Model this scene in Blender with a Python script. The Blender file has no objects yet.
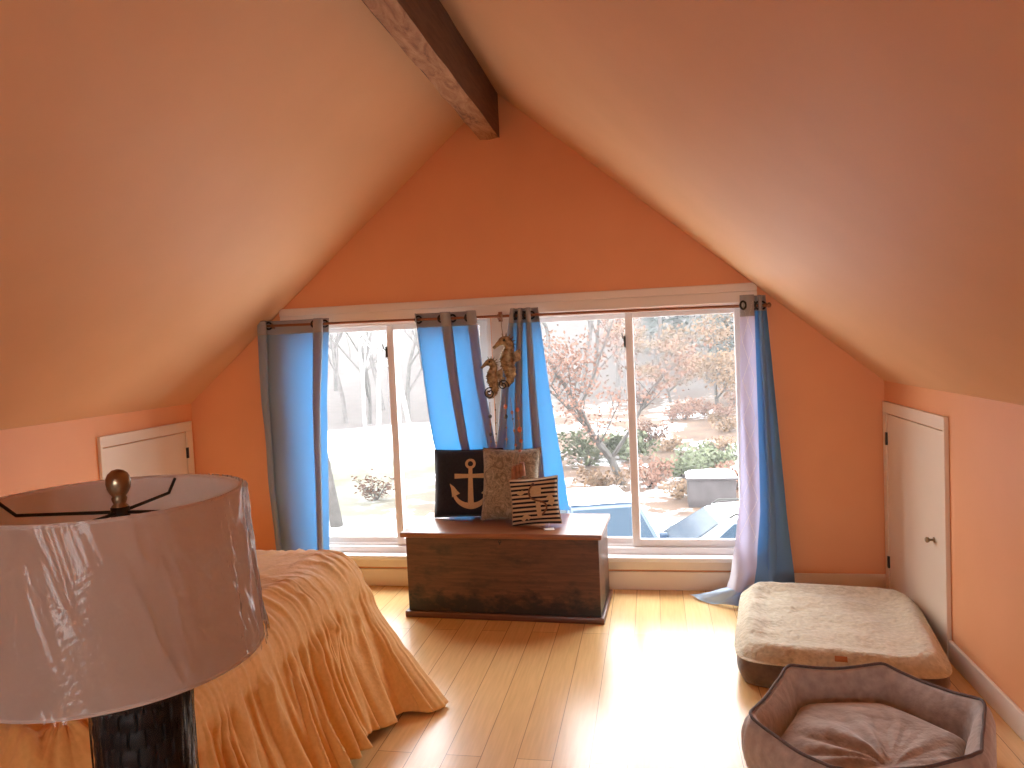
import bpy, bmesh, math, random
from mathutils import Vector, Matrix, noise
from math import sin, cos, pi, radians as rad
random.seed(7)
S = bpy.context.scene
COL = S.collection

# ------------------------------------------------------------------ camera
YAW, PITCH, ROLL = rad(10.608), rad(2.920), rad(-2.561)
cam_d = bpy.data.cameras.new('camera'); cam = bpy.data.objects.new('camera', cam_d); COL.objects.link(cam)
cam_d.sensor_width = 36.0; cam_d.lens = 750.0 / 1024 * 36; cam_d.clip_start = .05; cam_d.clip_end = 500
f0 = Vector((-sin(YAW), cos(YAW), 0)); r0 = Vector((cos(YAW), sin(YAW), 0)); u0 = Vector((0, 0, 1))
fw = f0 * cos(PITCH) - u0 * sin(PITCH); up = u0 * cos(PITCH) + f0 * sin(PITCH)
ri = r0 * cos(ROLL) + up * sin(ROLL); up2 = -r0 * sin(ROLL) + up * cos(ROLL)
m = Matrix((ri, up2, -fw)).transposed().to_4x4(); m.translation = (0, 0, 1.5)
cam.matrix_world = m
S.camera = cam

# ------------------------------------------------------------------ sky and exposure
W = bpy.data.worlds.new('overcast_sky'); S.world = W; W.use_nodes = True
bg = W.node_tree.nodes['Background']
bg.inputs['Color'].default_value = (0.975, 0.985, 1.0, 1); bg.inputs['Strength'].default_value = 5.5
S.view_settings.view_transform = 'Standard'; S.view_settings.look = 'None'
S.view_settings.exposure = 1.10; S.view_settings.gamma = 1.0
S.view_settings.use_curve_mapping = False
S.cycles.max_bounces = 12; S.cycles.diffuse_bounces = 7; S.cycles.glossy_bounces = 4
S.cycles.transmission_bounces = 8; S.cycles.transparent_max_bounces = 16
S.cycles.caustics_reflective = False; S.cycles.caustics_refractive = False

def portal(name, loc, sx, sz, rot):
    d = bpy.data.lights.new(name, 'AREA'); d.shape = 'RECTANGLE'; d.size = sx; d.size_y = sz
    d.cycles.is_portal = True
    o = bpy.data.objects.new(name, d); o.location = loc; o.rotation_euler = rot; COL.objects.link(o)
portal('window_portal', (-.86, 4.64, .95), 2.9, 1.55, (rad(-90), 0, 0))
portal('window_portal', (0, -3.73, 1.20), 1.95, 1.35, (rad(90), 0, 0))  # portal of the added window behind the camera

# ------------------------------------------------------------------ materials
def mat(name, col, rough=.6, spec=.5, metal=0., coat=0., ior=None, sheen=0.):
    M = bpy.data.materials.new(name); M.use_nodes = True
    b = M.node_tree.nodes['Principled BSDF']
    b.inputs['Base Color'].default_value = (*col, 1); b.inputs['Roughness'].default_value = rough
    b.inputs['Specular IOR Level'].default_value = spec; b.inputs['Metallic'].default_value = metal
    b.inputs['Coat Weight'].default_value = coat
    if sheen: b.inputs['Sheen Weight'].default_value = sheen
    if ior: b.inputs['IOR'].default_value = ior
    return M
class NT:
    def __init__(s, M): s.t = M.node_tree; s.b = s.t.nodes.get('Principled BSDF')
    def n(s, ty, **kw):
        x = s.t.nodes.new(ty)
        for k, v in kw.items():
            if k in x.inputs: x.inputs[k].default_value = v
            else: setattr(x, k, v)
        return x
    def l(s, a, b): s.t.links.new(a, b)
    def coord(s, scale=(1, 1, 1), kind='Object', rot=(0, 0, 0)):
        c = s.n('ShaderNodeTexCoord'); mp = s.n('ShaderNodeMapping')
        mp.inputs['Scale'].default_value = scale; mp.inputs['Rotation'].default_value = rot
        s.l(c.outputs[kind], mp.inputs['Vector']); return mp.outputs['Vector']
    def ramp(s, fac, stops, interp='LINEAR'):
        r = s.n('ShaderNodeValToRGB'); r.color_ramp.interpolation = interp; e = r.color_ramp.elements
        while len(e) < len(stops): e.new(.5)
        for q, (p, c) in zip(e, stops): q.position = p; q.color = (*c, 1)
        s.l(fac, r.inputs['Fac']); return r.outputs['Color']
    def bump(s, h, strength=.3, dist=.01):
        b = s.n('ShaderNodeBump', Strength=strength, Distance=dist); s.l(h, b.inputs['Height']); s.l(b.outputs['Normal'], s.b.inputs['Normal'])
def noisy(name, stops, scale=8, rough=.6, spec=.5, bump=0., dist=.01, detail=4, stretch=(1, 1, 1), bscale=None, **kw):
    M = mat(name, stops[0][1], rough, spec, **kw); t = NT(M)
    n = t.n('ShaderNodeTexNoise', Scale=scale, Detail=detail); t.l(t.coord(stretch), n.inputs['Vector'])
    t.l(t.ramp(n.outputs['Fac'], stops), t.b.inputs['Base Color'])
    if bump:
        n2 = n
        if bscale:
            n2 = t.n('ShaderNodeTexNoise', Scale=bscale, Detail=3); t.l(t.coord(stretch), n2.inputs['Vector'])
        t.bump(n2.outputs['Fac'], bump, dist)
    return M
M_wall = noisy('peach_paint', [(.3, (.78, .36, .165)), (.7, (.81, .38, .178))], 3, .5, .35, .05, .002, bscale=90)
M_ceil = noisy('peach_ceiling_paint', [(.3, (.70, .395, .205)), (.7, (.73, .415, .217))], 3, .55, .12, .05, .002, bscale=90)
M_white = mat('white_trim_paint', (.80, .70, .60), .4)
M_cream = noisy('cream_door_paint', [(.3, (.76, .64, .50)), (.7, (.80, .68, .54))], 2, .42)
M_vinyl = mat('white_vinyl', (.84, .82, .82), .35)
M_dark = mat('dark_metal', (.03, .028, .025), .4, metal=.6)
M_brass = mat('aged_brass', (.33, .25, .16), .28, metal=1.)
M_copper = mat('copper_brown_rod', (.28, .12, .06), .35, metal=.7)
M_steel = mat('bright_steel', (.75, .75, .75), .25, metal=1.)

# bamboo planks
M_floor = mat('bamboo_planks', (.7, .4, .15), .24, .75, coat=.0); t = NT(M_floor)
br = t.n('ShaderNodeTexBrick', offset=.37, Scale=1.0); br.inputs['Brick Width'].default_value = 1.9; br.inputs['Row Height'].default_value = .133
br.inputs['Mortar Size'].default_value = .0018; br.inputs['Mortar Smooth'].default_value = .2
br.inputs['Color1'].default_value = (.82, .53, .225, 1); br.inputs['Color2'].default_value = (.92, .635, .30, 1); br.inputs['Mortar'].default_value = (.46, .26, .10, 1)
t.l(t.coord(rot=(0, 0, rad(90))), br.inputs['Vector'])
gr = t.n('ShaderNodeTexNoise', Scale=6, Detail=5); t.l(t.coord((14, .8, 1)), gr.inputs['Vector'])
mx = t.n('ShaderNodeMix', data_type='RGBA', blend_type='MULTIPLY'); mx.inputs['Factor'].default_value = .55
t.l(br.outputs['Color'], mx.inputs[6]); t.l(t.ramp(gr.outputs['Fac'], [(.25, (.72, .66, .58)), (.7, (1, 1, 1))]), mx.inputs[7])
t.l(mx.outputs[2], t.b.inputs['Base Color'])
nz = t.n('ShaderNodeTexNoise', Scale=2.2, Detail=2); t.l(t.coord(), nz.inputs['Vector'])
mr = t.n('ShaderNodeMapRange'); mr.inputs['To Min'].default_value = .20; mr.inputs['To Max'].default_value = .30
t.l(nz.outputs['Fac'], mr.inputs['Value']); t.l(mr.outputs['Result'], t.b.inputs['Roughness'])
t.bump(br.outputs['Fac'], -.25, .002)

# dark worn wood
def wood(name, c0, c1, rough, scale=5, stretch=(1, 12, 12), worn=None, spec=.5):
    M = mat(name, c0, rough, spec); t = NT(M)
    n = t.n('ShaderNodeTexNoise', Scale=scale, Detail=6, Distortion=.6); t.l(t.coord(stretch), n.inputs['Vector'])
    c = t.ramp(n.outputs['Fac'], [(.3, c0), (.72, c1)])
    if worn:
        n2 = t.n('ShaderNodeTexNoise', Scale=4.5, Detail=7, Roughness=.7); t.l(t.coord((1, 1, 2.2)), n2.inputs['Vector'])
        f = t.ramp(n2.outputs['Fac'], [(.5, (0, 0, 0)), (.68, (1, 1, 1))])
        mx = t.n('ShaderNodeMix', data_type='RGBA'); t.l(f, mx.inputs['Factor']); t.l(c, mx.inputs[6]); mx.inputs[7].default_value = (*worn, 1); c = mx.outputs[2]
    t.l(c, t.b.inputs['Base Color']); t.bump(n.outputs['Fac'], .12, .004); return M
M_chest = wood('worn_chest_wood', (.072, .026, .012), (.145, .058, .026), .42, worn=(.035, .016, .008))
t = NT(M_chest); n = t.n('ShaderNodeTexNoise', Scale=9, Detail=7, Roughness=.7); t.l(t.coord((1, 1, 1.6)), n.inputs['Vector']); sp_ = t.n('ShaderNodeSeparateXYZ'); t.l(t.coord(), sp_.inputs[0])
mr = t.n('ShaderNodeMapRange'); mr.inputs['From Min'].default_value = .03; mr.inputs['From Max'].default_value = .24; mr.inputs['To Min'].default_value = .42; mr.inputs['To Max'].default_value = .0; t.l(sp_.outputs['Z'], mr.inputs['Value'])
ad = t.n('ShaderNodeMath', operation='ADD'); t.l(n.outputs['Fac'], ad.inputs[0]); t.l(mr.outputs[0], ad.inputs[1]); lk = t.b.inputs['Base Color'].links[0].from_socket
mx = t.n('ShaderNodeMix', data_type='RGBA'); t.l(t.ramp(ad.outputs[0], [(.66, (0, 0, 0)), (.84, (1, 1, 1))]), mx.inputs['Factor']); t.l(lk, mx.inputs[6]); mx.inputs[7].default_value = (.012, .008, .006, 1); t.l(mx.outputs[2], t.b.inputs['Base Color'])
M_lid = wood('chest_lid_wood', (.20, .07, .028), (.30, .115, .045), .3, spec=.6)
M_mould = wood('chest_moulding_wood', (.09, .028, .012), (.15, .05, .022), .35)
M_table = wood('table_wood', (.14, .07, .035), (.22, .12, .06), .4)
M_beam_dark = wood('beam_brown_wood', (.095, .040, .020), (.17, .075, .037), .7, 6, (12, 1, 12))
M_beam = mat('hewn_beam_face', (.4, .25, .13), .8); t = NT(M_beam)
n = t.n('ShaderNodeTexNoise', Scale=7, Detail=8, Roughness=.65, Distortion=1.2); t.l(t.coord((2.2, .55, 1)), n.inputs['Vector'])
t.l(t.ramp(n.outputs['Fac'], [(.28, (.07, .028, .012)), (.36, (.20, .085, .035)), (.46, (.33, .155, .065)), (.72, (.52, .30, .15))]), t.b.inputs['Base Color']); t.bump(n.outputs['Fac'], .7, .02)

# fabrics
def fabric(name, c0, c1, scale=60, rough=.9, bump=.25, dist=.002, sheen=.2, big=0):
    M = mat(name, c0, rough, .15, sheen=sheen); t = NT(M)
    n = t.n('ShaderNodeTexNoise', Scale=scale, Detail=3); t.l(t.coord(), n.inputs['Vector'])
    t.l(t.ramp(n.outputs['Fac'], [(.3, c0), (.7, c1)]), t.b.inputs['Base Color'])
    if big:
        n2 = t.n('ShaderNodeTexNoise', Scale=big, Detail=4, Distortion=.5); t.l(t.coord(), n2.inputs['Vector'])
        a = t.n('ShaderNodeMath', operation='ADD'); m2 = t.n('ShaderNodeMath', operation='MULTIPLY'); m2.inputs[1].default_value = 4
        t.l(n2.outputs['Fac'], m2.inputs[0]); t.l(n.outputs['Fac'], a.inputs[0]); t.l(m2.outputs[0], a.inputs[1]); t.bump(a.outputs[0], bump, dist)
    else: t.bump(n.outputs['Fac'], bump, dist)
    return M
def curtain_mat(name, dif, tr, fac, rough=.5, spec=.25):
    M = mat(name, dif, rough, spec, sheen=.1); t = NT(M)
    n = t.n('ShaderNodeTexNoise', Scale=300, Detail=1); t.l(t.coord((1, 1, .3)), n.inputs['Vector']); t.bump(n.outputs['Fac'], .08, .001)
    b = t.n('ShaderNodeBsdfTranslucent'); b.inputs['Color'].default_value = (*tr, 1)
    x = t.n('ShaderNodeMixShader'); x.inputs['Fac'].default_value = fac
    t.l(t.b.outputs[0], x.inputs[1]); t.l(b.outputs[0], x.inputs[2]); t.l(x.outputs[0], t.t.nodes['Material Output'].inputs['Surface']); return M
M_cur = curtain_mat('blue_satin_curtain', (.40, .435, .45), (.030, .210, .46), .40)
M_head = curtain_mat('curtain_header_band', (.36, .345, .34), (.06, .08, .12), .12)
M_lin = curtain_mat('lavender_lining', (.66, .63, .70), (.55, .55, .8), .3, .35, .5)
M_pool = curtain_mat('pale_blue_satin', (.45, .60, .80), (.1, .3, .8), .2, .35, .5)
M_spread = fabric('ochre_bedspread', (.74, .425, .140), (.82, .49, .175), 70, .62, .28, .004, .25, 9)
M_linen = fabric('linen_shade', (.76, .78, .80), (.84, .86, .88), 220, .9, .2, .001)
t = NT(M_linen); tb_ = t.n('ShaderNodeBsdfTranslucent'); tb_.inputs['Color'].default_value = (1, .96, .93, 1); xs_ = t.n('ShaderNodeMixShader'); xs_.inputs['Fac'].default_value = .78
t.l(t.b.outputs[0], xs_.inputs[1]); t.l(tb_.outputs[0], xs_.inputs[2]); t.l(xs_.outputs[0], t.t.nodes['Material Output'].inputs['Surface'])
M_navy = fabric('navy_canvas', (.016, .019, .028), (.030, .034, .046), 160, .95)
M_tan = fabric('tan_applique', (.50, .36, .22), (.58, .43, .27), 160, .95)
M_fleece = fabric('oatmeal_fleece', (.54, .48, .34), (.72, .655, .49), 45, 1, .8, .012, .5, 6)
M_brownp = fabric('brown_plush', (.15, .105, .085), (.21, .15, .12), 40, .9, .4, .006, .5)
M_grayp = fabric('grey_brown_plush', (.34, .285, .255), (.47, .40, .36), 30, .9, .5, .008, .6, 7)
M_cushp = fabric('taupe_plush_cushion', (.34, .275, .23), (.48, .40, .345), 28, .9, .6, .01, .6, 5)
M_pipe = fabric('dark_piping', (.10, .07, .065), (.14, .10, .09), 90, .8)
M_tag = fabric('rust_tag', (.42, .16, .06), (.5, .2, .08), 60)
M_paper = mat('white_card', (.85, .83, .78), .7)
M_matt = fabric('white_mattress', (.7, .68, .64), (.76, .74, .7), 50)
M_rope = fabric('natural_rope', (.36, .24, .14), (.46, .32, .2), 140)
M_lamp = noisy('black_glazed_ceramic', [(.3, (.004, .004, .005)), (.7, (.012, .012, .014))], 20, .5, .2, .3, .004)
M_pot = M_dark
# brocade pillow
M_brocade = mat('taupe_brocade', (.3, .26, .2), .85, .2, sheen=.3); t = NT(M_brocade)
n = t.n('ShaderNodeTexNoise', Scale=16, Detail=3, Distortion=2.5); t.l(t.coord(), n.inputs['Vector'])
t.l(t.ramp(n.outputs['Fac'], [(.40, (.20, .16, .115)), (.48, (.40, .34, .25)), (.54, (.22, .18, .13)), (.62, (.43, .37, .28))]), t.b.inputs['Base Color']); t.bump(n.outputs['Fac'], .3, .004)
# striped pillow, stripes follow its UV map
M_stripe = mat('striped_canvas', (.5, .4, .3), .9, .15); t = NT(M_stripe)
uv = t.n('ShaderNodeUVMap'); sx = t.n('ShaderNodeSeparateXYZ'); t.l(uv.outputs['UV'], sx.inputs[0])
ml = t.n('ShaderNodeMath', operation='MULTIPLY'); ml.inputs[1].default_value = 11; t.l(sx.outputs['Y'], ml.inputs[0])
fr = t.n('ShaderNodeMath', operation='FRACT'); t.l(ml.outputs[0], fr.inputs[0])
t.l(t.ramp(fr.outputs[0], [(0, (.012, .014, .024)), (.47, (.56, .43, .29))], 'CONSTANT'), t.b.inputs['Base Color'])
# clear film
def film(name, col, fac, rough):
    M = bpy.data.materials.new(name); M.use_nodes = True; T = M.node_tree; T.nodes.remove(T.nodes['Principled BSDF']); out = T.nodes['Material Output']
    a = T.nodes.new('ShaderNodeBsdfTransparent'); a.inputs['Color'].default_value = (*col, 1)
    g = T.nodes.new('ShaderNodeBsdfGlossy'); g.inputs['Roughness'].default_value = rough
    fr = T.nodes.new('ShaderNodeFresnel'); fr.inputs['IOR'].default_value = fac
    x = T.nodes.new('ShaderNodeMixShader'); T.links.new(fr.outputs[0], x.inputs[0]); T.links.new(a.outputs[0], x.inputs[1]); T.links.new(g.outputs[0], x.inputs[2]); T.links.new(x.outputs[0], out.inputs['Surface'])
    return M, T, g, fr
M_glass = film('window_glass', (.97, .985, .985), 1.12, .0)[0]
M_film, T, g, fr = film('crinkled_plastic_film', (.97, .97, .97), 1.3, .12)
# outdoors
M_snow = noisy('snow', [(.3, (.80, .83, .87)), (.7, (.90, .92, .94))], 3, .8)
def flat(name, c, v=.25, scale=3, rough=.9): return noisy(name, [(.3, tuple(x * (1 - v) for x in c)), (.7, tuple(min(1, x * (1 + v)) for x in c))], scale, rough, .2)
M_bark = flat('grey_bark', (.062, .056, .052)); M_birch = noisy('birch_bark', [(.35, (.05, .045, .04)), (.42, (.30, .29, .28)), (.8, (.42, .41, .40))], 6, .8, .2, stretch=(1, 1, 4))
M_leaf_o = flat('peach_autumn_leaves', (.150, .080, .058)); M_leaf_b = flat('russet_beech_leaves', (.145, .090, .055)); M_leaf_g = flat('pale_green_leaves', (.092, .104, .062))
M_needle = flat('blue_green_needles', (.030, .040, .036)); M_twig = flat('grey_twigs', (.070, .060, .057))
M_lit = flat('hillside_litter', (.17, .145, .135), .3, .35)
M_tyre = mat('tyre_rubber', (.02, .02, .02), .8); M_carw = mat('pale_silver_paint', (.14, .16, .18), .35, .3, coat=.1); M_carb = mat('slate_blue_paint', (.035, .055, .09), .35, .25, coat=.05)
M_cglass = mat('dark_car_glass', (.018, .032, .05), .12, .10); M_hub = mat('alloy', (.5, .5, .5), .3, metal=.9); M_light = mat('lamp_lens', (.7, .7, .7), .1); M_box = flat('grey_box_boards', (.060, .052, .053))

# ------------------------------------------------------------------ helpers
LOC = {}
def empty(name, loc, label=None, cat=None, group=None, kind=None):
    o = bpy.data.objects.new(name, None); o.empty_display_size = .1; o.location = loc; COL.objects.link(o); LOC[o.name] = Vector(loc)
    return tag(o, label, cat, group, kind)
def tag(o, label=None, cat=None, group=None, kind=None):
    if label: o['label'] = label
    if cat: o['category'] = cat
    if group: o['group'] = group
    if kind: o['kind'] = kind
    return o
def obj(name, bm, m, parent=None, smooth=True, origin=None, angle=None):
    """bm is in world coordinates; links it as one mesh, child of parent"""
    o0 = LOC[parent.name] if parent else Vector(origin) if origin else Vector((0, 0, 0))
    if o0.length: bmesh.ops.translate(bm, verts=bm.verts, vec=-o0)
    me = bpy.data.meshes.new(name); bm.normal_update(); bm.to_mesh(me); bm.free()
    for mm in (m if isinstance(m, (list, tuple)) else [m]): me.materials.append(mm)
    if smooth: me.polygons.foreach_set('use_smooth', [True] * len(me.polygons))
    if angle: me.set_sharp_from_angle(angle=rad(angle))
    o = bpy.data.objects.new(name, me); COL.objects.link(o)
    if parent: o.parent = parent; LOC[o.name] = o0
    else: o.location = o0; LOC[o.name] = o0
    return o
def BM(): return bmesh.new()
def box(bm, lo, hi, bev=0., seg=2, rot=None, mi=0):
    lo, hi = Vector(lo), Vector(hi); c = (lo + hi) / 2; s = hi - lo
    r = bmesh.ops.create_cube(bm, size=1); vs = r['verts']
    bmesh.ops.scale(bm, vec=s, verts=vs)
    if bev:
        es = list({e for v in vs for e in v.link_edges})
        q = bmesh.ops.bevel(bm, geom=es, offset=bev, segments=seg, affect='EDGES', profile=.6)
        vs = list({v for f in q['faces'] for v in f.verts} | {v for v in vs if v.is_valid})
    if rot is not None: bmesh.ops.transform(bm, matrix=rot.to_4x4(), verts=vs)
    bmesh.ops.translate(bm, vec=c, verts=vs)
    if mi:
        for f in {f for v in vs for f in v.link_faces}: f.material_index = mi
    return vs
def prism(bm, pts, axis, a, b):
    """polygon pts in the other two axes, extruded along axis between a and b"""
    def mk(p, d):
        return (d, p[0], p[1]) if axis == 0 else (p[0], d, p[1]) if axis == 1 else (p[0], p[1], d)
    A = [bm.verts.new(mk(p, a)) for p in pts]; B = [bm.verts.new(mk(p, b)) for p in pts]
    bm.faces.new(A); bm.faces.new(B[::-1])
    for i in range(len(pts)):
        j = (i + 1) % len(pts); bm.faces.new((A[j], A[i], B[i], B[j]))
    bmesh.ops.recalc_face_normals(bm, faces=bm.faces[:])
def grid(bm, nu, nv, fn, closed_u=False, uvs=False, cap=False):
    R = [[bm.verts.new(fn(i / (nu if closed_u else nu - 1), j / (nv - 1))) for i in range(nu)] for j in range(nv)]
    lay = bm.loops.layers.uv.verify() if uvs else None
    for j in range(nv - 1):
        for i in range(nu if closed_u else nu - 1):
            k = (i + 1) % nu
            f = bm.faces.new((R[j][i], R[j][k], R[j + 1][k], R[j + 1][i]))
            if lay:
                for lp, (a, b) in zip(f.loops, ((i, j), (i + 1, j), (i + 1, j + 1), (i, j + 1))): lp[lay].uv = (a / (nu - 1), b / (nv - 1))
    if cap:
        bm.faces.new(R[0][::-1]); bm.faces.new(R[-1])
    return R
def lathe(bm, prof, c, n=32, cap=True):
    c = Vector(c)
    grid(bm, n, len(prof), lambda u, v: c + Vector((prof[round(v * (len(prof) - 1))][0] * cos(2 * pi * u), prof[round(v * (len(prof) - 1))][0] * sin(2 * pi * u), prof[round(v * (len(prof) - 1))][1])), True, cap=cap)
def tube(bm, pts, rad_, n=8, closed=False, cap=True, flat_=None):
    pts = [Vector(p) for p in pts]; N = len(pts); rings = []
    nrm = None
    for i, p in enumerate(pts):
        d = (pts[(i + 1) % N] - pts[i - 1]) if closed else (pts[min(i + 1, N - 1)] - pts[max(i - 1, 0)])
        if d.length < 1e-9: d = Vector((0, 0, 1))
        d.normalize()
        if nrm is None:
            nrm = d.orthogonal().normalized() if flat_ is None else Vector(flat_)
        nrm = (nrm - d * nrm.dot(d)); nrm = nrm.normalized() if nrm.length > 1e-6 else d.orthogonal().normalized()
        bn = d.cross(nrm); r = rad_[i] if isinstance(rad_, (list, tuple)) else rad_
        ra, rb = r if isinstance(r, tuple) else (r, r)
        rings.append([bm.verts.new(p + nrm * ra * cos(2 * pi * k / n) + bn * rb * sin(2 * pi * k / n)) for k in range(n)])
    for i in range(N if closed else N - 1):
        A, B = rings[i], rings[(i + 1) % N]
        for k in range(n): bm.faces.new((A[k], A[(k + 1) % n], B[(k + 1) % n], B[k]))
    if cap and not closed: bm.faces.new(rings[0][::-1]); bm.faces.new(rings[-1])
def ball(bm, c, r, seg=12, sc=(1, 1, 1)):
    q = bmesh.ops.create_uvsphere(bm, u_segments=seg, v_segments=max(6, seg // 2), radius=r)
    bmesh.ops.scale(bm, vec=sc, verts=q['verts']); bmesh.ops.translate(bm, vec=c, verts=q['verts'])
def torus(bm, c, R, r, axis, n=20, k=8):
    a = Vector(axis).normalized(); p = a.orthogonal().normalized(); q = a.cross(p); c = Vector(c)
    tube(bm, [c + p * R * cos(2 * pi * i / n) + q * R * sin(2 * pi * i / n) for i in range(n)], r, k, closed=True)
def lerp(a, b, t): return a + (b - a) * t
def sm(a, b, x):
    t = max(0, min(1, (x - a) / (b - a))); return t * t * (3 - 2 * t)
def interp(pts, z):
    if z >= pts[0][1]: return pts[0][0]
    for (x0, z0), (x1, z1) in zip(pts, pts[1:]):
        if z >= z1: return lerp(x0, x1, (z0 - z) / (z0 - z1))
    return pts[-1][0]
def struct(name, bm, m, parent=None, smooth=False, angle=None):
    o = obj(name, bm, m, parent, smooth, angle=angle)
    if not parent: o['kind'] = 'structure'
    return o

# ------------------------------------------------------------------ room shell
XL, XR, YF, YN, ZK, XC, ZR = -3.024, 1.279, 4.51, -3.6, 1.21, -.872, 3.03
def roofz(x): return ZK + (ZR - ZK) * (1 - abs(x - XC) / (XR - XC if x > XC else XC - XL))
bm = BM(); box(bm, (XL - .15, YN - .15, -.12), (XR + .15, YF + .15, 0)); struct('floor', bm, M_floor)
def gable_piece(bm, x0, x1, z0, z1, ya, yb):
    """the part of the gable between x0 and x1, z0 and z1, cut off by the roof slopes"""
    xs = [x0] + ([XC] if x0 < XC < x1 else []) + [x1]
    pts = [(x0, z0), (x1, z0)] + [(x, min(z1, roofz(x) + .02)) for x in reversed(xs)]
    if len(xs) == 3 and z1 < ZR: pts = [(x0, z0), (x1, z0), (x1, min(z1, roofz(x1) + .02)), (x0, min(z1, roofz(x0) + .02))]
    prism(bm, pts, 1, ya, yb)
W1 = (-2.285, -.962); W2 = (-.828, .565); ZB, ZT = .20, 1.70
bm = BM()
for a in ((XL, W1[0], 0, 9), (W2[1], XR, 0, 9), (W1[1], W2[0], ZB, ZT), (W1[0], W2[1], 0, ZB), (W1[0], W2[1], ZT, 9)): gable_piece(bm, *a, YF, YF + .15)
struct('wall_far', bm, M_wall)
bm = BM(); NW = (-.95, .95, .55, 1.85)  # opening for the added fill window
for a in ((XL, NW[0], 0, 9), (NW[1], XR, 0, 9), (NW[0], NW[1], 0, NW[2]), (NW[0], NW[1], NW[3], 9)): gable_piece(bm, *a, YN - .15, YN)
struct('wall_near', bm, M_wall)
bm = BM(); box(bm, (XL - .15, YN - .15, 0), (XL, YF + .15, ZK)); struct('wall_left', bm, M_wall)
bm = BM(); box(bm, (XR, YN - .15, 0), (XR + .15, YF + .15, ZK)); struct('wall_right', bm, M_wall)
bm = BM()
prism(bm, [(XL, ZK), (XC, ZR), (XR, ZK), (XR + .16, ZK), (XR + .16, ZK + .04), (XC, ZR + .17), (XL - .16, ZK + .04), (XL - .16, ZK)], 1, YN - .15, YF + .15)
struct('ceiling', bm, M_ceil)
# ridge beam: hewn underside, brown sides
root = empty('ceiling_beam', (-.913, YF, 2.75), kind='structure')
bm = BM()
def beamp(u, v):
    y = lerp(YF + .002, YN, v); x = lerp(-.972, -.852, u)
    return Vector((x + .006 * noise.noise((x * 3, y * 3, 1)), y, 2.752 + .010 * noise.noise((x * 9, y * 4, 0)) + .006 * noise.noise((x * 20, y * 11, 5))))
grid(bm, 9, 160, beamp); obj('underside', bm, M_beam, root)
bm = BM()
grid(bm, 5, 120, lambda u, v: Vector((-.852 + .006 * noise.noise((-.852 * 3, lerp(YF, YN, v) * 3, 1)) + .004 * noise.noise((u * 3, v * 60, 3)) * u, lerp(YF + .002, YN, v), lerp(2.752, 3.03, u))))
grid(bm, 5, 120, lambda u, v: Vector((-.972 + .006 * noise.noise((-.972 * 3, lerp(YF, YN, v) * 3, 1)), lerp(YF + .002, YN, v), lerp(2.752, 3.0, u))))
obj('side_face', bm, M_beam_dark, root)
# baseboards
def board(name, lo, hi, m=M_white, bev=.006):
    bm = BM(); box(bm, lo, hi, bev); return struct(name, bm, m)
board('baseboard_right', (XR - .016, YN, 0), (XR, 3.585, .098))
board('baseboard_left', (XL, YN, 0), (XL + .016, 3.61, .098))
board('baseboard_far', (XL, YF - .016, 0), (XR, YF, .112))
# window trim
bm = BM(); box(bm, (-2.345, YF - .020, 1.752), (.607, YF, 1.800), .006); box(bm, (-2.345, YF - .012, 1.69), (.607, YF, 1.752), .004); struct('trim_1', bm, M_white)
bm = BM(); box(bm, (-2.33, YF - .055, .180), (.61, YF + .02, .208), .008); struct('trim_2', bm, M_vinyl)
bm = BM(); box(bm, (-2.31, YF - .014, .122), (.59, YF, .180), .005); struct('trim_3', bm, M_white)
bm = BM(); box(bm, (.565, YF - .018, .208), (.607, YF, 1.69), .005); struct('trim_4', bm, M_vinyl)
bm = BM(); box(bm, (-2.33, YF - .018, .208), (-2.285, YF, 1.69), .005); struct('trim_5', bm, M_vinyl)
bm = BM(); box(bm, (W1[1] + .006, YF - .012, .208), (W2[0] - .006, YF, 1.69), .004); struct('trim_6', bm, M_white)
# windows: outer frame, two sashes each with its pane, latch
def window(name, x0, x1, z0, z1, y, mull):
    r = empty(name, (x0, y, z0), kind='structure')
    bm = BM(); w = .036
    box(bm, (x0, y, z0), (x0 + w, y + .10, z1), .004); box(bm, (x1 - w, y, z0), (x1, y + .10, z1), .004)
    box(bm, (x0 + w, y, z1 - w), (x1 - w, y + .10, z1), .004); box(bm, (x0 + w, y - .004, z0), (x1 - w, y + .10, z0 + .045), .004)
    box(bm, (x0 + w, y + .03, z0 + .045), (x1 - w, y + .036, z0 + .058)); box(bm, (x0 + w, y + .066, z0 + .045), (x1 - w, y + .072, z0 + .058))
    obj('window_frame', bm, M_vinyl, r, False)
    hw = .024
    for k, (a, b, yy) in enumerate(((x0 + w, mull + hw, y + .068), (mull - hw, x1 - w, y + .032))):
        s = BM(); q = .046; zz0, zz1 = z0 + .047, z1 - w
        box(s, (a, yy - .014, zz0), (a + q, yy + .014, zz1), .004); box(s, (b - q, yy - .014, zz0), (b, yy + .014, zz1), .004)
        box(s, (a + q, yy - .014, zz0), (b - q, yy + .014, zz0 + q), .004); box(s, (a + q, yy - .014, zz1 - .03), (b - q, yy + .014, zz1), .004)
        so = obj('sash', s, M_vinyl, r, False)
        g = BM(); grid(g, 2, 2, lambda u, v: Vector((lerp(a + q - .005, b - q + .005, u), yy, lerp(zz0 + q - .005, zz1 - .025, v)))); obj('pane', g, M_glass, so, False)
    l = BM(); box(l, (mull - .034, y + .006, 1.46), (mull - .022, y + .022, 1.53), .004); tube(l, [(mull - .028, y + .012, 1.50), (mull - .040, y + .0, 1.52), (mull - .044, y - .004, 1.545)], .004, 6)
    obj('latch', l, M_dark, r)
window('window_1', W1[0], W1[1], ZB, ZT, YF + .03, -1.628)
window('window_2', W2[0], W2[1], ZB, ZT, YF + .03, -.126)
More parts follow.
